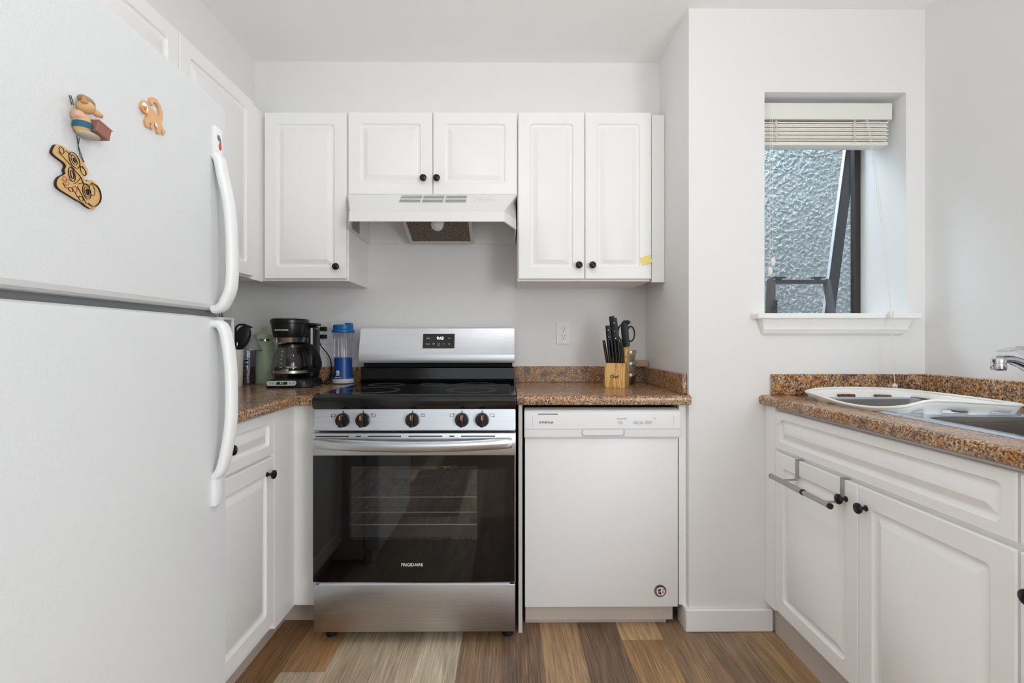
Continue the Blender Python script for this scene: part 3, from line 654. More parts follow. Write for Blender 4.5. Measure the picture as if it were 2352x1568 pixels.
# oven cavity seen through the window
cv = MB(); cv.box(-.67, -.05, 2.36, 2.37, .3, .76).box(-.67, -.66, 1.91, 2.36, .3, .76).box(-.06, -.05, 1.91, 2.36, .3, .76).box(-.67, -.05, 1.91, 2.36, .3, .31).box(-.67, -.05, 1.91, 2.36, .75, .76)
for i in range(8): cv.box(-.66, -.655, 1.93, 2.34, .34 + i * .045, .352 + i * .045).box(-.655, -.06, 2.352, 2.36, .34 + i * .045, .352 + i * .045)
# shell replaces the solid body so the cavity is hollow
body = [o for o in t.children if o.name.startswith('body')][0]; me_old = body.data
nb = MB(); nb.box(RX0 + .004, -.67, 1.905, 2.54, .05, .885).box(-.05, RX1 - .004, 1.905, 2.54, .05, .885).box(-.67, -.05, 1.905, 2.54, .05, .3).box(-.67, -.05, 1.905, 2.54, .76, .885).box(-.67, -.05, 2.37, 2.54, .3, .76)
bmesh.ops.translate(nb.bm, verts=nb.bm.verts, vec=-ROOT[t.name]); nb.bm.to_mesh(me_old); nb.bm.free()
M['cavity'] = mat('oven_cavity_enamel', (150, 148, 152), 0.35, metal=.0)
obj('oven_cavity', cv, 'cavity', t)
for z in (.428, .476, .535):
    rk = MB().tube([(-.655, 1.925, z), (-.065, 1.925, z)], .0024, 8).tube([(-.655, 2.33, z), (-.065, 2.33, z)], .002, 8)
    for i in range(15): rk.tube([(-.64 + i * .04, 1.925, z + .004), (-.64 + i * .04, 2.33, z + .004)], .0014, 6)
    obj('oven_rack', rk, 'wire', t)
obj('lamp_cover', MB().lathe([(0, 0), (.03, 0), (.03, .01), (.02, .02), (0, .022)], (-.34, 2.35, .66), 20, axis=(0, -1, 0)), 'clear', t)
fb = MB().ell((-.25, 2.12, .62), (.055, .04, .035)); 
for v in fb.bm.verts: v.co += Vector((random.uniform(-1, 1), random.uniform(-1, 1), random.uniform(-1, 1))) * .007
fo = obj('crumpled_foil', fb, 'foil', sharp=5); tag(fo, 'crumpled piece of shiny foil inside the oven behind the window', 'foil')
pn = MB().lathe([(.10, 0), (.105, .001), (.14, .045), (.145, .047)], (-.40, 2.13, .543), 40); tag(obj('glass_dish', pn, 'clear'), 'round clear glass dish on the upper oven rack, seen through the window', 'dish')
sd = MB().box(RX0, RX1 - .004, 1.862, 1.905, .047, .226, .003, 2).prism([(1.862, .224), (1.868, .232), (1.885, .232), (1.905, .224)], lambda y, z: (RX0 + .02, y, z), lambda y, z: (RX1 - .024, y, z))
obj('storage_drawer', sd, 'steel', t)
for x in (RX0 + .045, RX1 - .032):
    for y in (1.93, 2.48): obj('foot', MB().cyl((x, y, 0), (x, y, .024), .02).cyl((x, y, .02), (x, y, .052), .011), 'rubber', t)

# ------------------------------------------------------------------ range hood
t = thing('range_hood', (-.344, 2.35, 1.64), 'white under-cabinet range hood with three groups of vent slots', 'range hood')
def P(z, x0, x1, ch, yf, ins=0): return [(x0 + ins, YB - .003 - ins, z), (x0 + ins, yf + .15, z), (x0 + ch + ins, yf + ins, z), (x1 - ch - ins, yf + ins, z), (x1 - ins, yf + .15, z), (x1 - ins, YB - .003 - ins, z)]
hx0, hx1 = -.7225, .0345
b = MB(); b.rings([P(1.646, hx0, hx1, .052, 2.085, .006), P(1.646, hx0, hx1, .052, 2.085), P(1.688, hx0, hx1, .052, 2.085), P(1.695, hx0, hx1, .052, 2.10), [(hx0, YB - .003, 1.80), (hx0, 2.32, 1.80), (hx0, 2.225, 1.80), (hx1, 2.225, 1.80), (hx1, 2.32, 1.80), (hx1, YB - .003, 1.80)]], False, True)
b.rings([P(1.646, hx0, hx1, .052, 2.085, .006), P(1.69, hx0, hx1, .052, 2.085, .006), P(1.70, hx0, hx1, .052, 2.12, .006), [(hx0 + .006, YB - .009, 1.79), (hx0 + .006, 2.33, 1.79), (hx0 + .006, 2.24, 1.79), (hx1 - .006, 2.24, 1.79), (hx1 - .006, 2.33, 1.79), (hx1 - .006, YB - .009, 1.79)]], False, True)
obj('hood_shell', b, 'app', t, sharp=20)
fd = Vector((0, 2.225 - 2.10, 1.80 - 1.695)); nrm = Vector((0, -fd.z, fd.y)).normalized()
def hm(x, u, out=.001): return facing(0, nrm.y, Vector((x, 2.10, 1.695)) + fd * u + nrm * out, nz=nrm.z)
v = MB()
for g in range(3):
    for r_ in range(5): v.box(-.0465, .0465, -.0012, .0012, -.0008, .0008, mtx=hm(-.433 + g * .1, .90 - r_ * .092, .0005))
obj('vent_slots', v, 'blackm', t)
sw = obj('switch_plate', MB().box(-.047, .047, -.0125, .0125, -.001, .0012, .001, 1, mtx=hm(-.107, .66)), 'plate', t)
for dx in (-.022, .022): obj('switch', MB().box(-.012, .012, -.005, .005, 0, .004, .001, 1, mtx=hm(-.107 + dx, .70)), 'plate', sw)
b = MB(); q = [Vector((-.485, 2.50, 1.646)), Vector((-.19, 2.50, 1.646)), Vector((-.19, 2.22, 1.75)), Vector((-.485, 2.22, 1.75))]
b.rings([q, [p + Vector((0, .004, .012)) for p in q]]); obj('grease_filter', b, 'filter', t)
b = MB(); sec = [(-.008, -.006), (.008, -.006), (.008, .006), (-.008, .006)]
b.box(-.50, -.175, 2.50, 2.515, 1.638, 1.652).sweep([(-.492, 2.5, 1.647), (-.492, 2.22, 1.751)], sec).sweep([(-.183, 2.5, 1.647), (-.183, 2.22, 1.751)], sec)
obj('filter_frame', b, 'cabside', t)
obj('light_bulb', MB().lathe([(0, -.034), (.016, -.030), (.027, -.018), (.030, 0), (.026, .016), (.016, .03), (.013, .04), (.013, .055)], (-.325, 2.27, 1.680), 24, axis=(.5, -.1, 1)), 'frost', t)
obj('rating_label', MB().box(hx0 + .0062, hx0 + .0068, 2.27, 2.38, 1.655, 1.75), 'inkgrey', t)

# ------------------------------------------------------------------ dishwasher
struct('trim_dishwasher_panel', MB().box(.039, .054, 1.935, 2.5, 0, .891), 'cabside')
struct('trim_dishwasher_filler', MB().box(.681, XE - .001, 1.972, 2.05, .088, .891), 'cab')
t = thing('dishwasher', (.367, 2.2, .02), 'white built-in dishwasher with a control strip and pocket handle', 'dishwasher')
obj('tub', MB().box(.062, .672, 1.99, 2.5, .04, .875), 'void', t)
obj('door', MB().box(.065, .672, 1.955, 1.99, .088, .757, .003, 2), 'dwdoor', t)
b = MB().prism([(1.945, .873), (1.935, .868), (1.932, .80), (1.938, .765), (1.950, .757), (1.99, .757), (1.99, .876)], lambda y, z: (.062, y, z), lambda y, z: (.675, y, z), .003)
cp = obj('control_strip', b, 'app', t)
fr = MB().tube([(.095, 1.9322, .803), (.095, 1.934, .845), (.101, 1.935, .851), (.642, 1.935, .851), (.648, 1.934, .845), (.648, 1.9322, .803)], .0008, 5, up=(0, 1, 0))
obj('panel_outline', fr, 'ltgrey', cp)
obj('lower_edge', MB().box(.063, .674, 1.931, 1.9335, .797, .7995), 'ltgrey', cp)
v = MB()
for i in range(10): v.box(.116 + i * .0078, .1225 + i * .0078, 1.9335, 1.937, .854, .8575)
obj('air_vent', v, 'void', cp)
text('lettering', 'AMANA', .014, facing(0, -1, (.147, 1.9322, .823)), 'ink', cp, spacing=1.25)
b = MB(); o_ = rrect(.290, .452, .772, .816, .012)
b.rings([[(x, 1.9315, z) for x, z in rrect(.287, .455, .770, .799, .011)], [(x, 1.930, z) for x, z in rrect(.289, .453, .772, .799, .010)], [(x, 1.946, z) for x, z in rrect(.295, .447, .777, .799, .008)]], False, True)
obj('pocket_handle', b, 'ltgrey', cp)
for x, s_ in ((.4385, 0), (.499, 0), (.519, 0), (.541, 1), (.556, 1)):
    b = MB()
    if s_: b.tube([(x + .0065 * math.cos(a * PI / 10), 1.9318, .823 + .0065 * math.sin(a * PI / 10)) for a in range(20)], .0005, 4, True, up=(0, 1, 0))
    else: b.tube([(x + a, 1.9318, .822 + c_) for a, c_ in rrect(-.008, .008, -.0055, .0055, .001, 1)], .0004, 4, True, up=(0, 1, 0))
    bt = obj('button_outline', b, 'inkgrey', cp)
    text('lettering', 'High\nTemp' if not s_ else 'Start', .0034, facing(0, -1, (x, 1.9316, .822)), 'inkgrey', cp)
text('lettering', 'Heavy  Normal  Quick', .0042, facing(0, -1, (.444, 1.9324, .8375)), 'inkgrey', cp); text('lettering', 'Clean', .0042, facing(0, -1, (.572, 1.9324, .840)), 'inkgrey', cp)
bd = obj('badge', MB().lathe([(0, 0), (.0245, 0), (.0245, .001), (.0, .0015)], (.601, 1.955, .152), 32, axis=(0, -1, 0)), 'badge', t, 'round badge with a flag and the word AMERICA')
fc = MB().lathe([(0, 0), (.0165, 0), (.0165, .0005), (0, .0007)], (.603, 1.9536, .151), 28, axis=(0, -1, 0)); obj('flag_disc', fc, 'white', bd)
for z in (.158, .152, .146): obj('stripe', MB().sweep([(.606, 1.9525, z - .001), (.611, 1.9525, z + .001), (.617, 1.9525, z - .002)], [(-.0003, -.0014), (.0003, -.0014), (.0003, .0014), (-.0003, .0014)], (0, 0, 1)), 'red', bd)
obj('star_field', MB().prism([(.591, .157), (.603, .163), (.602, .150), (.606, .138), (.594, .141)], lambda x, z: (x, 1.9529, z), lambda x, z: (x, 1.9523, z)), 'navy', bd)
text('star', '*', .016, facing(0, -1, (.597, 1.952, .1465)), 'white', bd)
for i, ch in enumerate('AMERICA'):
    a = math.radians(128 - i * 17); text('lettering', ch, .0075, facing(0, -1, (.602 + .0198 * math.cos(a), 1.9532, .150 + .0198 * math.sin(a)), roll=a - PI / 2), 'ink', bd, bold=.0002)
obj('kick_plate', MB().box(.068, .640, 2.005, 2.02, .0, .07).box(.068, .66, 1.985, 2.0, .022, .088), 'kick', t)

# ------------------------------------------------------------------ refrigerator
FY0, FY1 = .372, 1.178; FM = (FY0 + FY1) / 2
def face_x(y): return -.652 - .012 * ((y - .74) / .41) ** 2
def fdoor(z0, z1):
    mb = MB(); pl = [(-.735, FY0), (-.735, FY1), (-.70, FY1)] 
    yy = [FY1 - .0, FY1 - .004, FY1 - .012, FY1 - .03]; xs = [-.680, -.671, -.6655, face_x(FY1 - .03)]
    pl += list(zip(xs, yy)) + [(face_x(y), y) for y in [FY1 - .05 - i * (FY1 - FY0 - .09) / 14 for i in range(15)]] + [(-.672, FY0 + .008), (-.685, FY0)]
    def ring(z, ins): 
        c = Vector((-.70, FM)); return [(p[0] - (ins if p[0] > -.70 else 0), p[1] + (ins if p[1] < FM else -ins) * (1 if abs(p[1] - FM) > .36 else 0), z) for p in pl]
    mb.rings([ring(z0, .012), ring(z0 + .004, .004), ring(z0 + .012, 0), ring(z1 - .014, 0), ring(z1 - .004, .003), ring(z1, .010)]); return mb
t = thing('refrigerator', (-1.05, FM, 0), 'white top-freezer refrigerator with magnets on its freezer door', 'refrigerator')
obj('body', MB().box(-1.40, -.745, FY0 + .003, FY1 - .003, .02, 1.68, .004), 'fridge', t)
obj('gasket', MB().box(-.746, -.733, FY0 + .012, FY1 - .012, .07, 1.675), 'grey', t)
obj('divider', MB().box(-.735, -.685, FY0 + .01, FY1 - .012, 1.190, 1.211), 'grey', t)
fz = obj('freezer_door', fdoor(1.2105, 1.689), 'fridge', t, sharp=25)
lo = obj('fridge_door', fdoor(.06, 1.196), 'fridge', t, sharp=25)
obj('hinge_cover', MB().box(-.73, -.69, FY1 - .05, FY1 - .004, 1.196, 1.2105), 'app', t)
obj('kick_grille', MB().box(-.735, -.70, FY0 + .01, FY1 - .01, 0.0, .055), 'ltgrey', t)
HY = 1.118
hs = [(.0175 * math.copysign(abs(math.cos(a * PI / 10)) ** .7, math.cos(a * PI / 10)), .0095 * math.copysign(abs(math.sin(a * PI / 10)) ** .7, math.sin(a * PI / 10))) for a in range(20)]
def bow(pts, n=22):
    out = []; P_ = [Vector(p) for p in pts]; P_ = [P_[0] * 2 - P_[1]] + P_ + [P_[-1] * 2 - P_[-2]]
    for i in range(1, len(P_) - 2):
        for s in range(6):
            u = s / 6; p0, p1, p2, p3 = P_[i - 1:i + 3]; out.append(.5 * ((2 * p1) + (p2 - p0) * u + (2 * p0 - 5 * p1 + 4 * p2 - p3) * u * u + (3 * p1 - p0 - 3 * p2 + p3) * u ** 3))
    return out + [P_[-2]]
fzh = obj('door_handle', MB().sweep(bow([(-.657, HY, 1.556), (-.650, HY, 1.545), (-0.6430, HY, 1.51), (-0.6300, HY, 1.45), (-0.6235, HY, 1.38), (-0.6220, HY, 1.31), (-0.6250, HY, 1.262), (-0.6350, HY, 1.234), (-.646, HY, 1.217), (-.662, HY, 1.212)]), hs, (1, 0, .02)), 'fridge_s', fz)
obj('handle_cap', MB().box(-.664, -.652, HY - .015, HY + .015, 1.558, 1.622, .004).box(-.664, -.650, HY - .0165, HY + .0165, 1.554, 1.558, .001, 1), 'fridge_s', fz)
loh = obj('door_handle', MB().sweep(bow([(-.664, HY, 1.180), (-.646, HY, 1.176), (-0.6350, HY, 1.15), (-0.6265, HY, 1.09), (-0.6240, HY, 1.02), (-0.6265, HY, .95), (-0.6360, HY, .89), (-.646, HY, .853), (-.657, HY, .838)]), hs, (1, 0, .02)), 'fridge_s', lo)
obj('handle_cap', MB().box(-.668, -.652, HY - .015, HY + .015, .772, .836, .004).box(-.668, -.650, HY - .0165, HY + .0165, .8355, .8395, .001, 1), 'fridge_s', lo)
for nm, y, z, s_ in (('sticker', HY + .001, 1.585, 1),):
    st_ = obj(nm, MB().box(-.6518, -.6515, y - .010, y + .010, z - .026, z + .026), 'white', fz, 'small worn sticker with grey and red blotches')
    obj('blotch', MB().ell((-.6515, y - .003, z + .012), (.0004, .006, .007)).ell((-.6515, y + .003, z + .001), (.0004, .004, .012)), 'bgrey', st_)
    obj('blotch', MB().ell((-.6513, y + .002, z - .006), (.0004, .006, .008)), 'red', st_)

# magnets
def mx_(u, v, d): return (face_x(u) + .0006 + d, u, v)
mon = [(0.8843, 1.5694), (0.8934, 1.5703), (0.8986, 1.5683), (0.9010, 1.5650), (0.9059, 1.5641), (0.9134, 1.5622), (0.9231, 1.5566), (0.9265, 1.5636), (0.9242, 1.5735), (0.9177, 1.5789), (0.9102, 1.5789), (0.907, 1.5738), (0.908, 1.5705), (0.9028, 1.5703), (0.8996, 1.5743), (0.9007, 1.5807), (0.907, 1.5863), (0.9177, 1.5874), (0.9287, 1.5803), (0.9349, 1.569), (0.9342, 1.5577), (0.9309, 1.5476), (0.9342, 1.542), (0.9422, 1.5366), (0.941, 1.533), (0.9354, 1.5306), (0.932, 1.5339), (0.9290, 1.538), (0.9287, 1.5302), (0.9242, 1.526), (0.9194, 1.5271), (0.9199, 1.5327), (0.9145, 1.5365), (0.9123, 1.541), (0.9091, 1.5388), (0.9102, 1.5316), (0.9117, 1.5295), (0.9059, 1.5267), (0.9017, 1.5287), (0.9028, 1.5375), (0.8986, 1.5357), (0.8976, 1.5307), (0.8996, 1.5283), (0.8945, 1.5256), (0.8904, 1.5291), (0.8879, 1.534), (0.8893, 1.5391), (0.8945, 1.546), (0.8934, 1.5492), (0.8863, 1.5482), (0.8773, 1.5544), (0.8783, 1.5623)]
t = thing('fridge_magnet', (-.655, .91, 1.526), 'flat wooden monkey magnet with a long curled tail on the freezer door', 'magnet')
obj('monkey_cutout', MB().prism(mon, lambda a, b: mx_(a, b, 0), lambda a, b: mx_(a, b, .004)), 'monkey', t)
def disc(u, v, ru, rv, d, rot=0): return MB().prism([(u + ru * math.cos(a) * math.cos(rot) - rv * math.sin(a) * math.sin(rot), v + ru * math.cos(a) * math.sin(rot) + rv * math.sin(a) * math.cos(rot)) for a in [i * PI / 8 for i in range(16)]], lambda a, b: mx_(a, b, d), lambda a, b: mx_(a, b, d + .0005))
obj('face_patch', disc(.8868, 1.5578, .0068, .0085, .0042, .6), 'white', t)
obj('muzzle', disc(.8838, 1.5530, .0052, .0062, .0047, .5), 'muzzle', t)
for u, v in ((.8868, 1.5592), (.8888, 1.5578), (.8828, 1.5545), (.8848, 1.5532)): obj('eye' if v > 1.556 else 'nostril', disc(u, v, .0006, .0011, .0052), 'ink', t)
obj('belly_patch', disc(.9150, 1.5386, .0040, .0028, .0042, -.5), 'white', t)

t = thing('fridge_magnet', (-.65, .757, 1.45), 'small painted pig shopkeeper figurine magnet holding a brown box', 'magnet')
X0 = face_x(.757)
obj('body', MB().ell((X0 + .012, .746, 1.466), (.012, .011, .016)).ell((X0 + .010, .742, 1.478), (.009, .009, .008)), 'skin', t)
obj('shirt', MB().ell((X0 + .011, .744, 1.4755), (.011, .011, .0065)).ell((X0 + .014, .737, 1.4765), (.005, .006, .0055)), 'pink', t)
obj('trousers', MB().lathe([(.0115, 0), (.0125, .004), (.012, .009)], (X0 + .013, .746, 1.459)), 'teal', t)
hd_ = obj('head', MB().ell((X0 + .016, .749, 1.4925), (.011, .012, .0095)).ell((X0 + .021, .7615, 1.489), (.0055, .0075, .005), (-.2, 0, 0)), 'skin', t)
obj('ear', MB().lathe([(.0, .011), (.003, .005), (.005, 0), (.0, 0)], (X0 + .022, .7385, 1.4955), 12, axis=(.2, -.5, 1)), 'ear', hd_)
obj('snout', MB().ell((X0 + .022, .768, 1.488), (.0035, .0025, .0035)), 'ear', hd_)
obj('hat', MB().ell((X0 + .012, .7535, 1.5035), (.010, .013, .0060), (-.3, 0, 0)), 'hat', t)
bx_ = obj('box', MB().box(-.012, .012, -.013, .013, -.009, .009, .001, 1, mtx=Matrix.Translation((X0 + .018, .765, 1.464)) @ Matrix.Rotation(-.25, 4, 'X')), 'box', t)
obj('box_lid', MB().box(-.013, .013, -.014, .014, .009, .0105, mtx=Matrix.Translation((X0 + .018, .765, 1.464)) @ Matrix.Rotation(-.25, 4, 'X')), 'pink', bx_)
obj('base', MB().ell((X0 + .013, .756, 1.4535), (.012, .018, .005)), 'base', t)

pend = [(0.7137, 1.4224), (0.7217, 1.4231), (0.7284, 1.4209), (0.7395, 1.4202), (0.7466, 1.4172), (0.7531, 1.4171), (0.7561, 1.4118), (0.762, 1.4049), (0.7635, 1.399), (0.7598, 1.3926), (0.7565, 1.3909), (0.7598, 1.3849), (0.7673, 1.3893), (0.778, 1.3882), (0.7867, 1.3803), (0.7891, 1.3691), (0.7851, 1.3574), (0.778, 1.3495), (0.7703, 1.3457), (0.7613, 1.3475), (0.7553, 1.3504), (0.7466, 1.3517), (0.7325, 1.3552), (0.7203, 1.3582), (0.7137, 1.3617), (0.7124, 1.3685), (0.717, 1.3772), (0.7257, 1.3843), (0.7246, 1.3895), (0.7271, 1.3964), (0.7237, 1.4001), (0.715, 1.403), (0.7066, 1.4065), (0.7059, 1.411), (0.7098, 1.4197)]
t = thing('wooden_pendant', (-.655, .75, 1.345), 'carved flat wooden animal pendant hanging from a black cord on the freezer door', 'pendant')
def lp(P_, sub=3):
    v = smooth_loop([(a, b, 0) for a, b in P_], sub); return [(p.x, p.y) for p in v]
pend = lp(pend)
obj('back_edge', MB().prism(pend, lambda a, b: mx_(a, b, 0), lambda a, b: mx_(a, b, .0045)), 'wood_edge', t)
obj('carved_face', MB().prism(pend, lambda a, b: mx_(a, b, .0045), lambda a, b: mx_(a, b, .0056)), 'wood', t)
ink = MB(); D = .0058
def stroke(P_, w=.0008, closed=False):
    v = [Vector((a, b, 0)) for a, b in P_]
    v = smooth_loop(v, 4) if closed else bow(v)
    ink.sweep([mx_(p.x, p.y, D) for p in v], [(-.0002, -w), (.0002, -w), (.0002, w), (-.0002, w)], (1, 0, 0) if False else (1, 0, .01), closed)
def oval(u, v, a, b, rot, w=.0008): stroke([(u + a * math.cos(q) * math.cos(rot) - b * math.sin(q) * math.sin(rot), v + a * math.cos(q) * math.sin(rot) + b * math.sin(q) * math.cos(rot)) for q in [i * PI / 4 for i in range(8)]], w, True)
ink = MB(); oval(.739, 1.4093, .0085, .0115, .5, .0011); oval(.7388, 1.4093, .0045, .0070, .5, .0007); oval(.7390, 1.4091, .0016, .0034, .5, .0013)
oval(.7180, 1.4160, .0038, .0048, .5); oval(.7346, 1.3865, .0055, .0100, .25, .0010); oval(.7350, 1.3868, .0026, .0060, .25, .0012)
oval(.7605, 1.3690, .0072, .0108, .25, .0011); oval(.7608, 1.3690, .0042, .0076, .25, .0007); oval(.7612, 1.3688, .0016, .0042, .25, .0015)
oval(.7505, 1.3555, .0040, .0034, -.3); oval(.7330, 1.3640, .0036, .0030, -.3); oval(.754, 1.3985, .0040, .0070, .5)
stroke([(.7680, 1.3850), (.7790, 1.3830), (.7855, 1.3740), (.7850, 1.3620), (.7780, 1.3530), (.7700, 1.3495), (.7620, 1.3520)], .0022); oval(.7705, 1.3745, .0050, .0085, .2, .0006)
stroke([(.7130, 1.4120), (.7230, 1.4060), (.7320, 1.4000), (.7390, 1.3960)]); stroke([(.7250, 1.4180), (.7330, 1.4150), (.7370, 1.4170)]); stroke([(.7320, 1.3970), (.7420, 1.3930), (.7500, 1.3870), (.7550, 1.3780)], .0012)
stroke([(.7450, 1.3760), (.7530, 1.3800), (.7640, 1.3800)], .0013); stroke([(.7200, 1.3700), (.7250, 1.3640), (.7300, 1.3660)]); stroke([(.7400, 1.3620), (.7450, 1.3560), (.7480, 1.3590)]); stroke([(.7440, 1.3720), (.7500, 1.3640), (.7560, 1.3560), (.7600, 1.3500)], .0009)
stroke([(.7500, 1.3870), (.7440, 1.3790), (.7380, 1.3740)]); stroke([(.7480, 1.4040), (.7560, 1.4020), (.7600, 1.3960), (.7570, 1.3930)], .0008)
obj('ink_lines', ink, 'ink', t)
ink = MB(); oval(.7230, 1.3770, .0032, .0028, 0, .0006); oval(.7270, 1.3710, .0036, .0026, .4, .0006); oval(.7400, 1.3670, .0036, .0040, 0, .0008); stroke([(.7180, 1.3740), (.7240, 1.3730), (.7290, 1.3780), (.7340, 1.3760)], .0005); stroke([(.7350, 1.3630), (.7420, 1.3630), (.7450, 1.3690)], .0006)
obj('red_lines', ink, 'redink', t)
obj('cord', MB().tube([mx_(.7545, 1.4130, .0065), mx_(.7500, 1.4200, .0050), mx_(.7480, 1.4330, .004), mx_(.7500, 1.447, .004)], .0006, 6).tube([mx_(.7545, 1.4130, .0065), mx_(.7525, 1.4230, .0045), mx_(.7480, 1.4350, .004), mx_(.7455, 1.449, .004)], .0006, 6).tube([mx_(.7370, 1.491, .004), mx_(.7300, 1.502, .006)], .0006, 6).tube([mx_(.7400, 1.492, .004), mx_(.7330, 1.503, .006)], .0006, 6), 'black', t)
obj('cord_hole', disc(.7550, 1.4135, .0012, .0014, .0058), 'ink', t)

# ------------------------------------------------------------------ coffee maker
CX, CY = -1.005, 2.34
t = thing('coffee_maker', (CX, CY, ZT), 'black drip coffee maker with glass carafe, in the corner left of the range', 'coffee maker')
R15 = Matrix.Translation((CX, CY, ZT)) @ Matrix.Rotation(math.radians(4), 4, 'Z')
b = MB(); b.rings([[(x, y, z) for x, y in rrect(-.105 + i, .105 - i, -.115 + i, .115 - i, .05, 6)] for z, i in ((0, .004), (.004, 0), (.022, .003), (.036, .010), (.040, .018))], mtx=R15)
b.box(.02, .082, .01, .115, .03, .285, .02, 3, mtx=R15).box(-.07, .05, .055, .115, .04, .27, .02, 3, mtx=R15)
obj('housing', b, 'black', t)
b = MB().lathe([(0, .205), (.060, .205), (.066, .212), (.076, .25), (.081, .285), (.081, .295)], (-.022, -.012, 0), 40, mtx=R15).lathe([(.083, .292), (.085, .295), (.085, .308), (.080, .315), (0, .317)], (-.022, -.012, 0), 40, mtx=R15)
bk = obj('brew_basket', b, 'black', t)
obj('chrome_band', MB().lathe([(.0645, .206), (.0655, .206), (.0715, .228), (.0705, .228)], (-.022, -.012, 0), 40, mtx=R15), 'chrome', bk)
obj('reservoir_lid', MB().box(.018, .085, .0, .116, .285, .299, .006, 2, mtx=R15), 'black', t)
obj('water_gauge', MB().box(.066, .076, .004, .0105, .19, .275, .003, 2, mtx=R15), 'ltgrey', t)
gl = [(0, .043), (.068, .043), (.076, .049), (.083, .066), (.084, .095), (.080, .130), (.070, .160), (.058, .180), (.056, .190)]
cf = obj('carafe', MB().lathe(gl, (-.015, -.018, 0), 40, mtx=R15), 'clear', t)
obj('carafe_band', MB().lathe([(.0835, .064), (.0842, .065), (.0845, .076), (.0838, .077)], (-.015, -.018, 0), 40, mtx=R15), 'tin', cf)
obj('carafe_lid', MB().lathe([(.053, .182), (.056, .184), (.056, .196), (.03, .202), (0, .203)], (-.015, -.018, 0), 32, mtx=R15), 'black', cf)
hpts = [(.038, -.03, .190), (.082, -.045, .188), (.108, -.050, .160), (.124, -.052, .115), (.116, -.050, .080), (.070, -.04, .078)]
obj('carafe_handle', MB().sweep(bow(hpts), [(-.010, -.006), (.010, -.006), (.010, .006), (-.010, .006)], (0, 1, 0), mtx=R15), 'black', cf)
mk = MB()
for i in range(5):
    z = .092 + i * .018; rr = (.0845, .0835, .082, .0775, .072)[i]; a = math.radians(256); a2 = a + .10
    mk.tube([(-.015 + rr * math.cos(a), -.018 + rr * math.sin(a), z), (-.015 + rr * math.cos(a2), -.018 + rr * math.sin(a2), z), (-.015 + rr * math.cos(a2), -.018 + rr * math.sin(a2), z + .006)], .0009, 5, mtx=R15)
obj('level_marks', mk, 'inkwhite', cf)
text('lettering', 'BLACK+DECKER', .0062, R15 @ facing(0, -1, (.018, -.1035, .094)), 'inkwhite', cf, bold=.0002)
text('lettering', 'BLACK+DECKER', .0080, R15 @ facing(0, -1, (-.030, -.0915, .262), nz=0), 'inkwhite', bk, bold=.0002)
tl = Matrix.Translation((-.018, -.1175, .022)) @ Matrix.Rotation(math.radians(72), 4, 'X')
pb = obj('control_plate', MB().rings([[(x, y, z) for x, y in rrect(-.066, .062, -.011, .011, .010, 5)] for z in (0, .003)], mtx=R15 @ tl), 'ltgrey', t)
obj('clock_display', MB().box(-.024, .024, -.0065, .0065, .003, .0036, mtx=R15 @ tl), 'lcd', pb)
text('clock_digits', '8:37', .0095, R15 @ tl @ Matrix.Translation((0, 0, .004)), 'ledg', pb)
for x in (-.05, -.038, .036, .05): obj('button', MB().box(x - .004, x + .004, -.005, .005, .003, .0042, .0005, 1, mtx=R15 @ tl), 'inkgrey', pb)
# outlets and plugs
def outlet(name, x, z, label):
    t = thing(name, (x, YB, z - .058), label, 'outlet')
    p = obj('cover_plate', MB().box(x - .036, x + .036, YB - .006, YB - .0003, z - .058, z + .058, .0015, 1), 'plate', t)
    for dz in (.020, -.020):
        s = obj('socket', MB().lathe([(0, .0), (.0165, 0), (.0165, .002), (0, .0022)], (x, YB - .005, z + dz), 24, axis=(0, -1, 0)), 'plate', p)
        obj('slots', MB().box(x - .008, x - .006, YB - .0078, YB - .0068, z + dz - .001, z + dz + .009).box(x + .006, x + .008, YB - .0078, YB - .0068, z + dz, z + dz + .008).lathe([(0, 0), (.0026, 0), (.0026, .001), (0, .001)], (x, YB - .0068, z + dz - .0085), 10, axis=(0, -1, 0)), 'ink', s)
        obj('socket_outline', MB().tube([(x + .0168 * math.cos(a * PI / 12), YB - .0055, z + dz + .0168 * math.sin(a * PI / 12)) for a in range(24)], .0005, 4, True, up=(0, 1, 0)), 'inkgrey', s)
    return t
outlet('wall_outlet', .284, 1.185, 'white duplex wall outlet with nothing plugged in, above the right countertop')
outlet('wall_outlet', -.948, 1.185, 'white duplex wall outlet with two black plugs, behind the coffee maker')
pc = MB().box(-.965, -.935, 2.53, 2.557, 1.194, 1.216, .004, 2).tube(bow([(-.962, 2.54, 1.205), (-.985, 2.535, 1.20), (-.992, 2.53, 1.16), (-.985, 2.52, 1.08), (-.97, 2.50, .97), (-.955, 2.47, .945)]), .0028, 8)
tag(obj('power_cord', pc, 'rubber'), 'black power cord from the top socket down behind the coffee maker', 'power cord')
pc = MB().box(-.965, -.935, 2.53, 2.557, 1.154, 1.176, .004, 2).tube(bow([(-.96, 2.54, 1.164), (-.966, 2.53, 1.15), (-.955, 2.52, 1.12), (-.925, 2.515, 1.085), (-.905, 2.515, 1.05), (-.90, 2.515, 1.0), (-.905, 2.51, .955), (-.915, 2.47, .936), (-.90, 2.42, .9335), (-.875, 2.43, .9335)]), .0028, 8)
tag(obj('power_cord', pc, 'rubber'), 'black power cord from the lower socket curving to the blue blender', 'power cord')

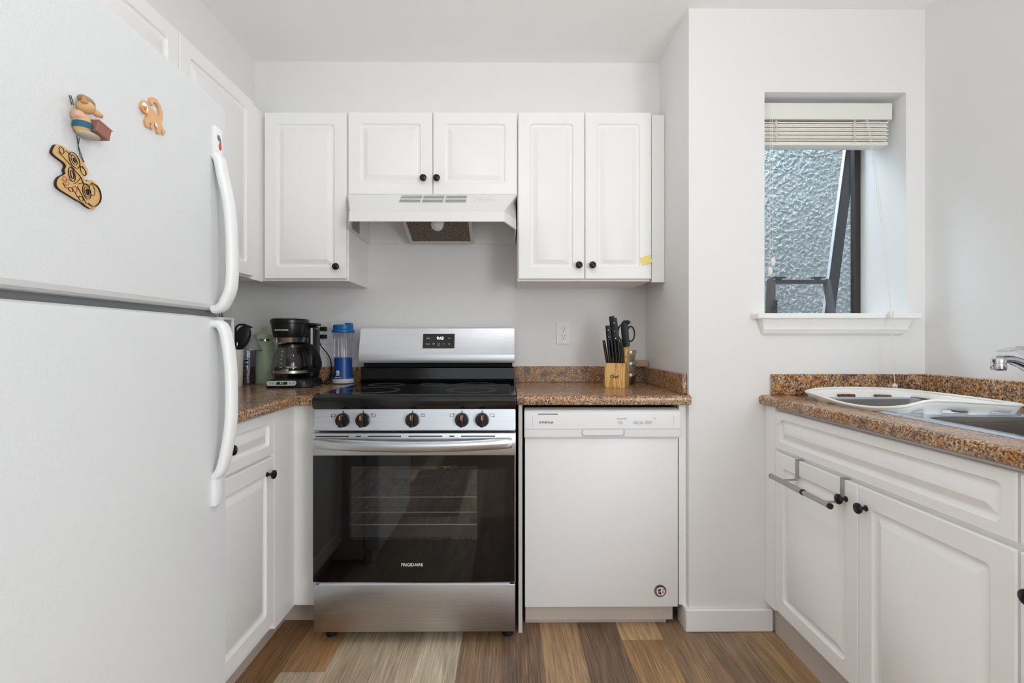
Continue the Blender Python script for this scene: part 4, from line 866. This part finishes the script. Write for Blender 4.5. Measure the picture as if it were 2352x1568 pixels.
# blue personal blender
bx, by = -.826, 2.475
t = thing('personal_blender', (bx, by, ZT), 'blue personal blender with clear cup and blue drinking lid beside the range', 'blender')
obj('foot_ring', MB().lathe([(0, .003), (.046, .003), (.0525, .005), (.0535, .010), (.0515, .026), (0, .026)], (bx, by, ZT)), 'ltgrey', t)
obj('motor_base', MB().lathe([(.0510, .026), (.051, .03), (.046, .055), (.0435, .08), (.0425, .128), (.04, .130), (0, .130)], (bx, by, ZT)), 'blue', t)
cu = obj('cup', MB().lathe([(.0405, .130), (.041, .15), (.044, .19), (.048, .22), (.0505, .25), (.0515, .257)], (bx, by, ZT), 36), 'smoke', t)
ri = MB()
for a in (200, 255, 310): ri.box(-.001, .001, -.004, .0, .135, .225, .0005, 1, mtx=Matrix.Translation((bx, by, ZT)) @ Matrix.Rotation(math.radians(a + 90), 4, 'Z') @ Matrix.Translation((0, -.038, 0)))
obj('mixing_ribs', ri, 'white', cu)
obj('lid', MB().lathe([(.054, .255), (.055, .258), (.054, .266), (.051, .270), (.049, .272), (.049, .290), (.047, .293), (0, .294)], (bx, by, ZT), 36).box(bx + .012, bx + .046, by - .018, by + .018, ZT + .288, ZT + .303, .006, 3), 'bluelid', t)
sw = obj('switch', MB().box(bx - .019, bx - .003, by - .0525, by - .044, ZT + .042, ZT + .068, .003, 2), 'ltgrey', t)
obj('power_symbol', MB().tube([(bx - .011 + .0035 * math.cos(a), by - .053, ZT + .053 + .0035 * math.sin(a)) for a in [math.radians(120 + 300 * i / 10) for i in range(11)]], .0007, 5, up=(0, 1, 0)).box(bx - .0116, bx - .0104, by - .0532, by - .0526, ZT + .054, ZT + .059), 'ink', sw)
text('lettering', 'Hamilton Beach', .0048, facing(0, -1, (bx - .008, by - .0502, ZT + .034)), 'inkwhite', t, bold=.0001)

# green bottle
gx, gy = -1.222, 2.485
t = thing('water_bottle', (gx, gy, ZT), 'sage green insulated water bottle left of the coffee maker', 'bottle')
obj('bottle_body', MB().lathe([(0, 0), (.043, 0), (.0455, .003), (.0455, .200), (.044, .206), (.036, .212)], (gx, gy, ZT), 36), 'sage', t)
obj('steel_neck', MB().lathe([(.036, .210), (.0362, .222)], (gx, gy, ZT), 36), 'chrome', t)
ld = obj('lid', MB().lathe([(.037, .221), (.043, .223), (.044, .235), (.042, .245), (.030, .254), (.014, .257), (.012, .262), (0, .263)], (gx, gy, ZT), 32), 'sagelid', t)
obj('spout_loop', MB().box(gx - .011, gx + .011, gy - .009, gy + .009, ZT + .26, ZT + .285, .005, 2), 'sagelid', ld)
obj('lid_handle', MB().tube([(gx - .045, gy, ZT + .232), (gx - .050, gy, ZT + .24), (gx - .046, gy, ZT + .247)], .002, 8).tube([(gx + .045, gy, ZT + .232), (gx + .050, gy, ZT + .24), (gx + .046, gy, ZT + .247)], .002, 8), 'sagelid', ld)
# tumbler
def curved_text(word, size, cx, cy, rad, z, end, step, m, parent):
    for i, ch in enumerate(word):
        a = math.radians(-90 + end - (len(word) - 1 - i) * step)
        text('lettering', ch, size, facing(math.cos(a), math.sin(a), (cx + rad * math.cos(a), cy + rad * math.sin(a), z)), m, parent, depth=.0002)
ux, uy = -1.258, 2.396
t = thing('tumbler', (ux, uy, ZT), 'clear violet-tinted tumbler printed with a large letter F', 'tumbler')
obj('tumbler_body', MB().lathe([(0, .002), (.034, .002), (.036, .006), (.038, .165), (.0365, .165), (.034, .012), (0, .012)], (ux, uy, ZT), 36), 'tumbler', t)
text('lettering', 'F', .062, facing(.2, -.98, (ux + .0065, uy - .0388, ZT + .098)), 'ink', t, bold=.0008)
curved_text('Francisco', .0135, ux, uy, .0372, ZT + .045, 52, 12.5, 'ink', t)
obj('printed_frame', MB().tube([(ux - .022, uy - .0325, ZT + .135), (ux, uy - .0392, ZT + .135), (ux + .022, uy - .0325, ZT + .131), (ux + .018, uy - .034, ZT + .062), (ux, uy - .0378, ZT + .060), (ux - .022, uy - .031, ZT + .066)], .0008, 5).tube([(ux - .022, uy - .0325, ZT + .139), (ux, uy - .0392, ZT + .134), (ux + .026, uy - .0290, ZT + .128), (ux + .014, uy - .036, ZT + .057)], .0007, 5), 'ink', t)
# canister with utensils
qx, qy = -1.288, 2.30
t = thing('utensil_canister', (qx, qy, ZT), 'cream enamel utensil canister partly hidden behind the fridge handle', 'canister')
obj('canister_body', MB().lathe([(0, 0), (.046, 0), (.048, .003), (.054, .165), (.056, .172), (.054, .173), (.052, .165), (.045, .01), (0, .01)], (qx, qy, ZT), 40), 'cream', t)
obj('canister_bands', MB().lathe([(.0532, .145), (.0545, .147), (.0545, .150), (.0535, .152)], (qx, qy, ZT), 40).lathe([(.0482, .02), (.0495, .022), (.0485, .024)], (qx, qy, ZT), 40), 'cream', t)
curved_text('UTENSILS', .019, qx, qy, .0525, ZT + .118, 52, 14.5, 'ink', t)
def sp_(n_, pts, r, m, lab, cat, extra): 
    o = thing(n_, pts[0], lab, cat); obj('handle', MB().tube(bow(pts), r, 8), m, o); extra(o); return o
sp_('ladle', [(qx - .01, qy, ZT + .02), (qx + .0, qy + .012, ZT + .16), (qx + .015, qy + .02, ZT + .20)], .005, 'blackm', 'black plastic ladle standing in the utensil canister', 'ladle',
    lambda o: obj('bowl', MB().ell((qx + .046, qy + .012, ZT + .228), (.036, .018, .062), (0, .42, 0)), 'blackm', o))
sp_('spatula', [(qx - .02, qy + .01, ZT + .02), (qx - .012, qy + .03, ZT + .18), (qx + .0, qy + .045, ZT + .275), (qx + .03, qy + .05, ZT + .290), (qx + .072, qy + .05, ZT + .276)], .0045, 'blackm', 'black utensil with a bent handle arching above the ladle', 'spatula', lambda o: obj('blade', MB().box(qx - .03, qx + .01, qy + .03, qy + .034, ZT + .19, ZT + .27, .0015, 1), 'blackm', o))
sp_('steel_spoon', [(qx + .02, qy - .01, ZT + .02), (qx + .033, qy - .01, ZT + .19)], .003, 'chrome', 'steel spoon handle at the rim of the utensil canister', 'spoon', lambda o: obj('tip', MB().ell((qx + .034, qy - .01, ZT + .197), (.005, .003, .012)), 'chrome', o))
q = Vector((.30, -.15, 1)).normalized()
t = thing('cone_strainer', (ux, uy, ZT + .16), 'cone-shaped steel mesh strainer upside down on top of the tumbler', 'strainer')
mq = Matrix.Translation((ux + .018, uy - .014, ZT + .172)) @ Matrix.Rotation(.09, 4, 'Y')
obj('mesh_cone', MB().lathe([(.050, 0), (.044, .012), (.020, .055), (.008, .070), (0, .073)], (0, 0, 0), 40, mtx=mq), 'sieve', t)
obj('rim', MB().tube([(.0505 * math.cos(i * PI / 20), .0505 * math.sin(i * PI / 20), 0) for i in range(40)], .002, 8, True, mtx=mq), 'steelrod', t)
# white counter rack
t = thing('counter_rack', (-1.28, 1.97, ZT), 'white open-frame counter shelf between the fridge and the corner', 'rack')
b = MB(); x0, x1, y0, y1 = -1.40, -1.150, 1.83, 2.085
for x in (x0, x1 - .012):
    for y in (y0, y1 - .012): obj('post', MB().box(x, x + .012, y, y + .012, ZT, ZT + .300, .002, 1), 'white', t)
obj('top_shelf', MB().box(x0, x1, y0, y1, ZT + .298, ZT + .309, .003), 'white', t); obj('middle_shelf', MB().box(x0, x1, y0, y1, ZT + .15, ZT + .158), 'white', t)
obj('back_panel', MB().box(x0, x0 + .004, y0, y1, ZT + .02, ZT + .298).box(x0, x1, y1 - .005, y1 - .001, ZT + .02, ZT + .298), 'ltgrey', t)
tag(obj('dark_bowl', MB().lathe([(0, 0), (.04, 0), (.09, .045), (.092, .05), (.088, .05), (.04, .006), (0, .006)], (-1.27, 1.955, ZT + .158), 32), 'black'), 'dark bowl on the middle shelf of the white counter rack', 'bowl')
tag(obj('wire_stand', MB().tube([(-1.19 + .018 * math.cos(a), 2.03, ZT + .316 + .022 * math.sin(a)) for a in [i * PI / 10 for i in range(11)]], .002, 6, up=(0, 1, 0)).tube([(-1.19 + .008 * math.cos(a), 2.03, ZT + .314 + .012 * math.sin(a)) for a in [i * PI / 8 for i in range(9)]], .0016, 6, up=(0, 1, 0)).box(-1.21, -1.17, 2.022, 2.038, ZT + .3092, ZT + .315), 'black'), 'small black wire loop stand on top of the white counter rack', 'stand')

# ------------------------------------------------------------------ knife block
KA = math.radians(-24)
KM = Matrix.Translation((.503, 2.285, ZT)) @ Matrix.Rotation(KA, 4, 'Z')
t = thing('knife_block', (.503, 2.285, ZT), 'light pine knife block printed Chef on the right countertop', 'knife block')
b = MB(); side = [(-.055, 0), (-.055, .112), (-.046, .112), (-.018, .112), (.012, .205), (.045, .190), (.055, .17), (.055, 0)]
b.prism(side, lambda y, z: (-.046, y, z), lambda y, z: (.046, y, z), .0015, mtx=KM)
obj('block', b, 'pine', t)
text('lettering', 'Chef', .020, KM @ facing(0, -1, (-.002, -.0556, .050)), 'ink', t, bold=.0003)
text('lettering', 'MASTER', .0045, KM @ facing(0, -1, (-.002, -.0556, .062)), 'red', t)
def knife(mb, x, y, z, dx, dy, L, w, th, m=KM): 
    p0 = Vector((x, y, z)); d = Vector((dx, dy, 1)).normalized(); pts = [p0, p0 + d * L * .3, p0 + d * L * .7, p0 + d * L]
    mb.sweep(pts, [(a * w, c_ * th) for a, c_ in [(math.cos(i * PI / 6), math.sin(i * PI / 6)) for i in range(12)]], (0, 1, 0), scales=[.8, 1, 1, .9], mtx=m); return p0, d
for i in range(6):
    k = thing('steak_knife', KM @ Vector((-.0375 + i * .0148, -.048, .112)), 'black-handled steak knife in the front row of the knife block', 'knife', 'steak knives in the knife block')
    b = MB(); x = -.0375 + i * .0148; knife(b, x, -.036, .109, -.15 if i == 0 else -.09, -.05, .108, .0070, .0085)
    obj('handle', b, 'black', k)
for (x, y, z, dx, L, w, lab) in ((-.030, .0, .15, -.10, .135, .0135, 'short black kitchen knife with two steel rivets at the left of the block'), (-.012, .028, .17, -.13, .160, .014, 'tall black kitchen knife at the back of the block, behind the riveted one'), (.000, -.0, .155, -.10, .165, .0155, 'tall black chef knife with three steel rivets in the middle of the block')):
    k = thing('kitchen_knife', KM @ Vector((x, y, z)), lab, 'knife'); b = MB(); p0, d = knife(b, x, y, z, dx, .02, L, w, .007)
    h = obj('handle', b, 'blackm', k)
    if 'behind' not in lab:
        for q_ in ((.60, .84) if L < .15 else (.42, .62, .86)):
            c_ = p0 + d * L * q_; obj('rivet', MB().lathe([(0, 0), (.0026, 0), (.002, .0006), (0, .0008)], KM @ (c_ + Vector((0, -.0070, 0))), 12, axis=KM.to_3x3() @ Vector((0, -1, 0))), 'chrome', h)
k = thing('kitchen_shears', KM @ Vector((.03, .02, .19)), 'black-handled kitchen shears with two finger loops in the knife block', 'scissors')
def oval3(cx, cz, a, c_, y): return [(cx + a * math.cos(i * PI / 12), y, cz + c_ * math.sin(i * PI / 12)) for i in range(24)]
obj('loop', MB().tube(oval3(.020, .252, .021, .036, .02), .0035, 8, True, up=(0, 1, 0), mtx=KM), 'blackm', k)
obj('loop', MB().tube(oval3(.060, .245, .017, .034, .012), .0035, 8, True, up=(0, 1, 0), mtx=KM), 'blackm', k)
obj('pivot', MB().box(.026, .052, .006, .024, .188, .222, .006, 2, mtx=KM), 'blackm', k)
k = thing('cleaver_knife', KM @ Vector((.038, .0, .19)), 'thick curved black knife handle standing in front of the shears', 'knife')
b = MB(); b.sweep([(.043, .004, .186), (.037, .002, .225), (.034, 0, .27), (.035, 0, .292), (.042, 0, .300)], [(.0175 * math.cos(i * PI / 6), .009 * math.sin(i * PI / 6)) for i in range(12)], (0, 1, 0), scales=[.9, .95, 1, .95, .75], mtx=KM); b.ell((.046, 0, .298), (.015, .009, .010), mtx=KM)
obj('handle', b, 'blackm', k)
# jars
for i, (z, m_, lab) in enumerate(((0, 'spice', 'bottom small glass jar of brown spice behind the knife block'), (.056, 'herb', 'middle small glass jar in the stack behind the knife block'), (.112, 'herb', 'top small glass jar in the stack behind the knife block'))):
    jx, jy = .600, 2.445; k = thing('spice_jar', (jx, jy, ZT + z), lab, 'jar', 'spice jars stacked behind the knife block')
    obj('glass', MB().lathe([(0, 0), (.023, 0), (.025, .003), (.031, .038), (.030, .042)], (jx, jy, ZT + z), 28), 'clear', k)
    obj('lid', MB().lathe([(.031, .041), (.0335, .041), (.0335, .053), (.031, .0555), (0, .0558)], (jx, jy, ZT + z), 28), 'tin', k)
    obj('contents', MB().lathe([(0, .002), (.022, .002), (.028, .033), (0, .034)], (jx, jy, ZT + z), 24), m_, k)
tag(obj('wood_offcut', MB().box(.640, .706, 2.498, 2.560, 1.0125, 1.044, .003, 2), 'pineedge'), 'small pale wood block on the backsplash in the corner behind the jars', 'wood block')

# ------------------------------------------------------------------ window blind
t = thing('window_blind', (1.28, 2.0, 1.93), 'raised white slatted blind with valance in the window recess', 'blind')
obj('valance', MB().box(1.02, 1.556, 1.992, 2.002, 2.040, 2.106, .002, 1).box(1.546, 1.556, 2.002, 2.05, 2.040, 2.106).box(1.02, 1.54, 2.01, 2.05, 2.058, 2.098), 'bval', t)
for i in range(10):
    dy = .003 if i % 2 else 0
    obj('slat', MB().prism([(1.999, .0022), (2.003, .0030), (2.02, .0038), (2.05, .0022), (2.05, -.001), (2.02, .001), (1.999, -.0034)], lambda y, z, i=i, dy=dy: (1.02, y + dy, z + 2.030 - i * .0078), lambda y, z, i=i, dy=dy: (1.545 - dy * 2, y + dy, z + 2.030 - i * .0078)), 'blind', t)
obj('bottom_rail', MB().box(1.02, 1.543, 1.998, 2.052, 1.937, 1.952, .003, 2), 'bval', t)
for x in (1.085, 1.405):
    b = MB()
    for i in range(9): b.tube([(x + .006 * math.cos(a), 1.996, 2.028 - i * .0095 + .006 * math.sin(a)) for a in [j * PI / 6 for j in range(12)]], .0009, 5, True, up=(0, 1, 0))
    b.tube([(x, 1.995, 2.04), (x, 1.995, 1.95)], .0009, 5); obj('ladder_cord', b, 'cord', t)
b = MB().tube([(1.055, 1.985, 2.04), (1.054, 1.985, 1.455)], .0009, 5).tube([(1.064, 1.985, 2.04), (1.065, 1.985, 1.49)], .0009, 5)
obj('tilt_cord', b, 'cord', t)
for x, z in ((1.054, 1.425), (1.066, 1.462)): obj('cord_tassel', MB().ell((x, 1.985, z), (.010, .008, .018)), 'cord', t)
b = MB().tube(bow([(1.447, 1.990, 2.04), (1.452, 1.975, 1.95), (1.463, 1.93, 1.6), (1.462, 1.882, 1.262)]), .0010, 6).tube(bow([(1.452, 1.990, 2.04), (1.458, 1.975, 1.95), (1.472, 1.93, 1.6), (1.464, 1.882, 1.262)]), .0008, 6).tube([(1.463, 1.882, 1.235), (1.474, 1.875, .975)], .0013, 6)
obj('pull_cord', b, 'cord', t)
obj('cord_tassel', MB().lathe([(0, 0), (.009, 0), (.0105, .018), (.009, .024), (.004, .028), (0, .03)], (1.463, 1.882, 1.232)), 'cord', t)
obj('cord_tassel', MB().lathe([(0, 0), (.008, 0), (.009, .006), (.006, .012), (0, .014)], (1.474, 1.875, .966)), 'cord', t)

# lamps outside the view: the kitchen ceiling lamp and two stands added under the fill lights behind it
t = thing('ceiling_lamp', (.10, 1.05, 2.40), 'round flush ceiling lamp over the kitchen aisle', 'lamp'); obj('lamp_base', MB().lathe([(0, 0), (.15, 0), (.15, .02), (0, .02)], (.10, 1.05, H - .022)), 'white', t)
obj('diffuser', MB().lathe([(.145, .03), (.14, .012), (.11, .0)], (.10, 1.05, 2.405)), 'lampglass', t)
for x, y, z, nm, lab in ((.9, -1.5, 1.6, 'fill_lamp_stand', 'slim white lamp stand added under the fill light behind the camera, right'), (-1.2, -.6, 1.5, 'fill_lamp_stand', 'slim white lamp stand added under the fill light by the left wall')):
    t = thing(nm, (x, y, 0), lab, 'lamp'); obj('base', MB().lathe([(0, 0), (.11, 0), (.11, .015), (0, .02)], (x, y, 0)), 'white', t)
    obj('pole', MB().cyl((x, y, .015), (x, y, z - .26), .01), 'steelrod', t); obj('lamp_shade', MB().lathe([(0, 0), (.04, 0), (.06, .03)], (x, y, z - .27)), 'white', t)
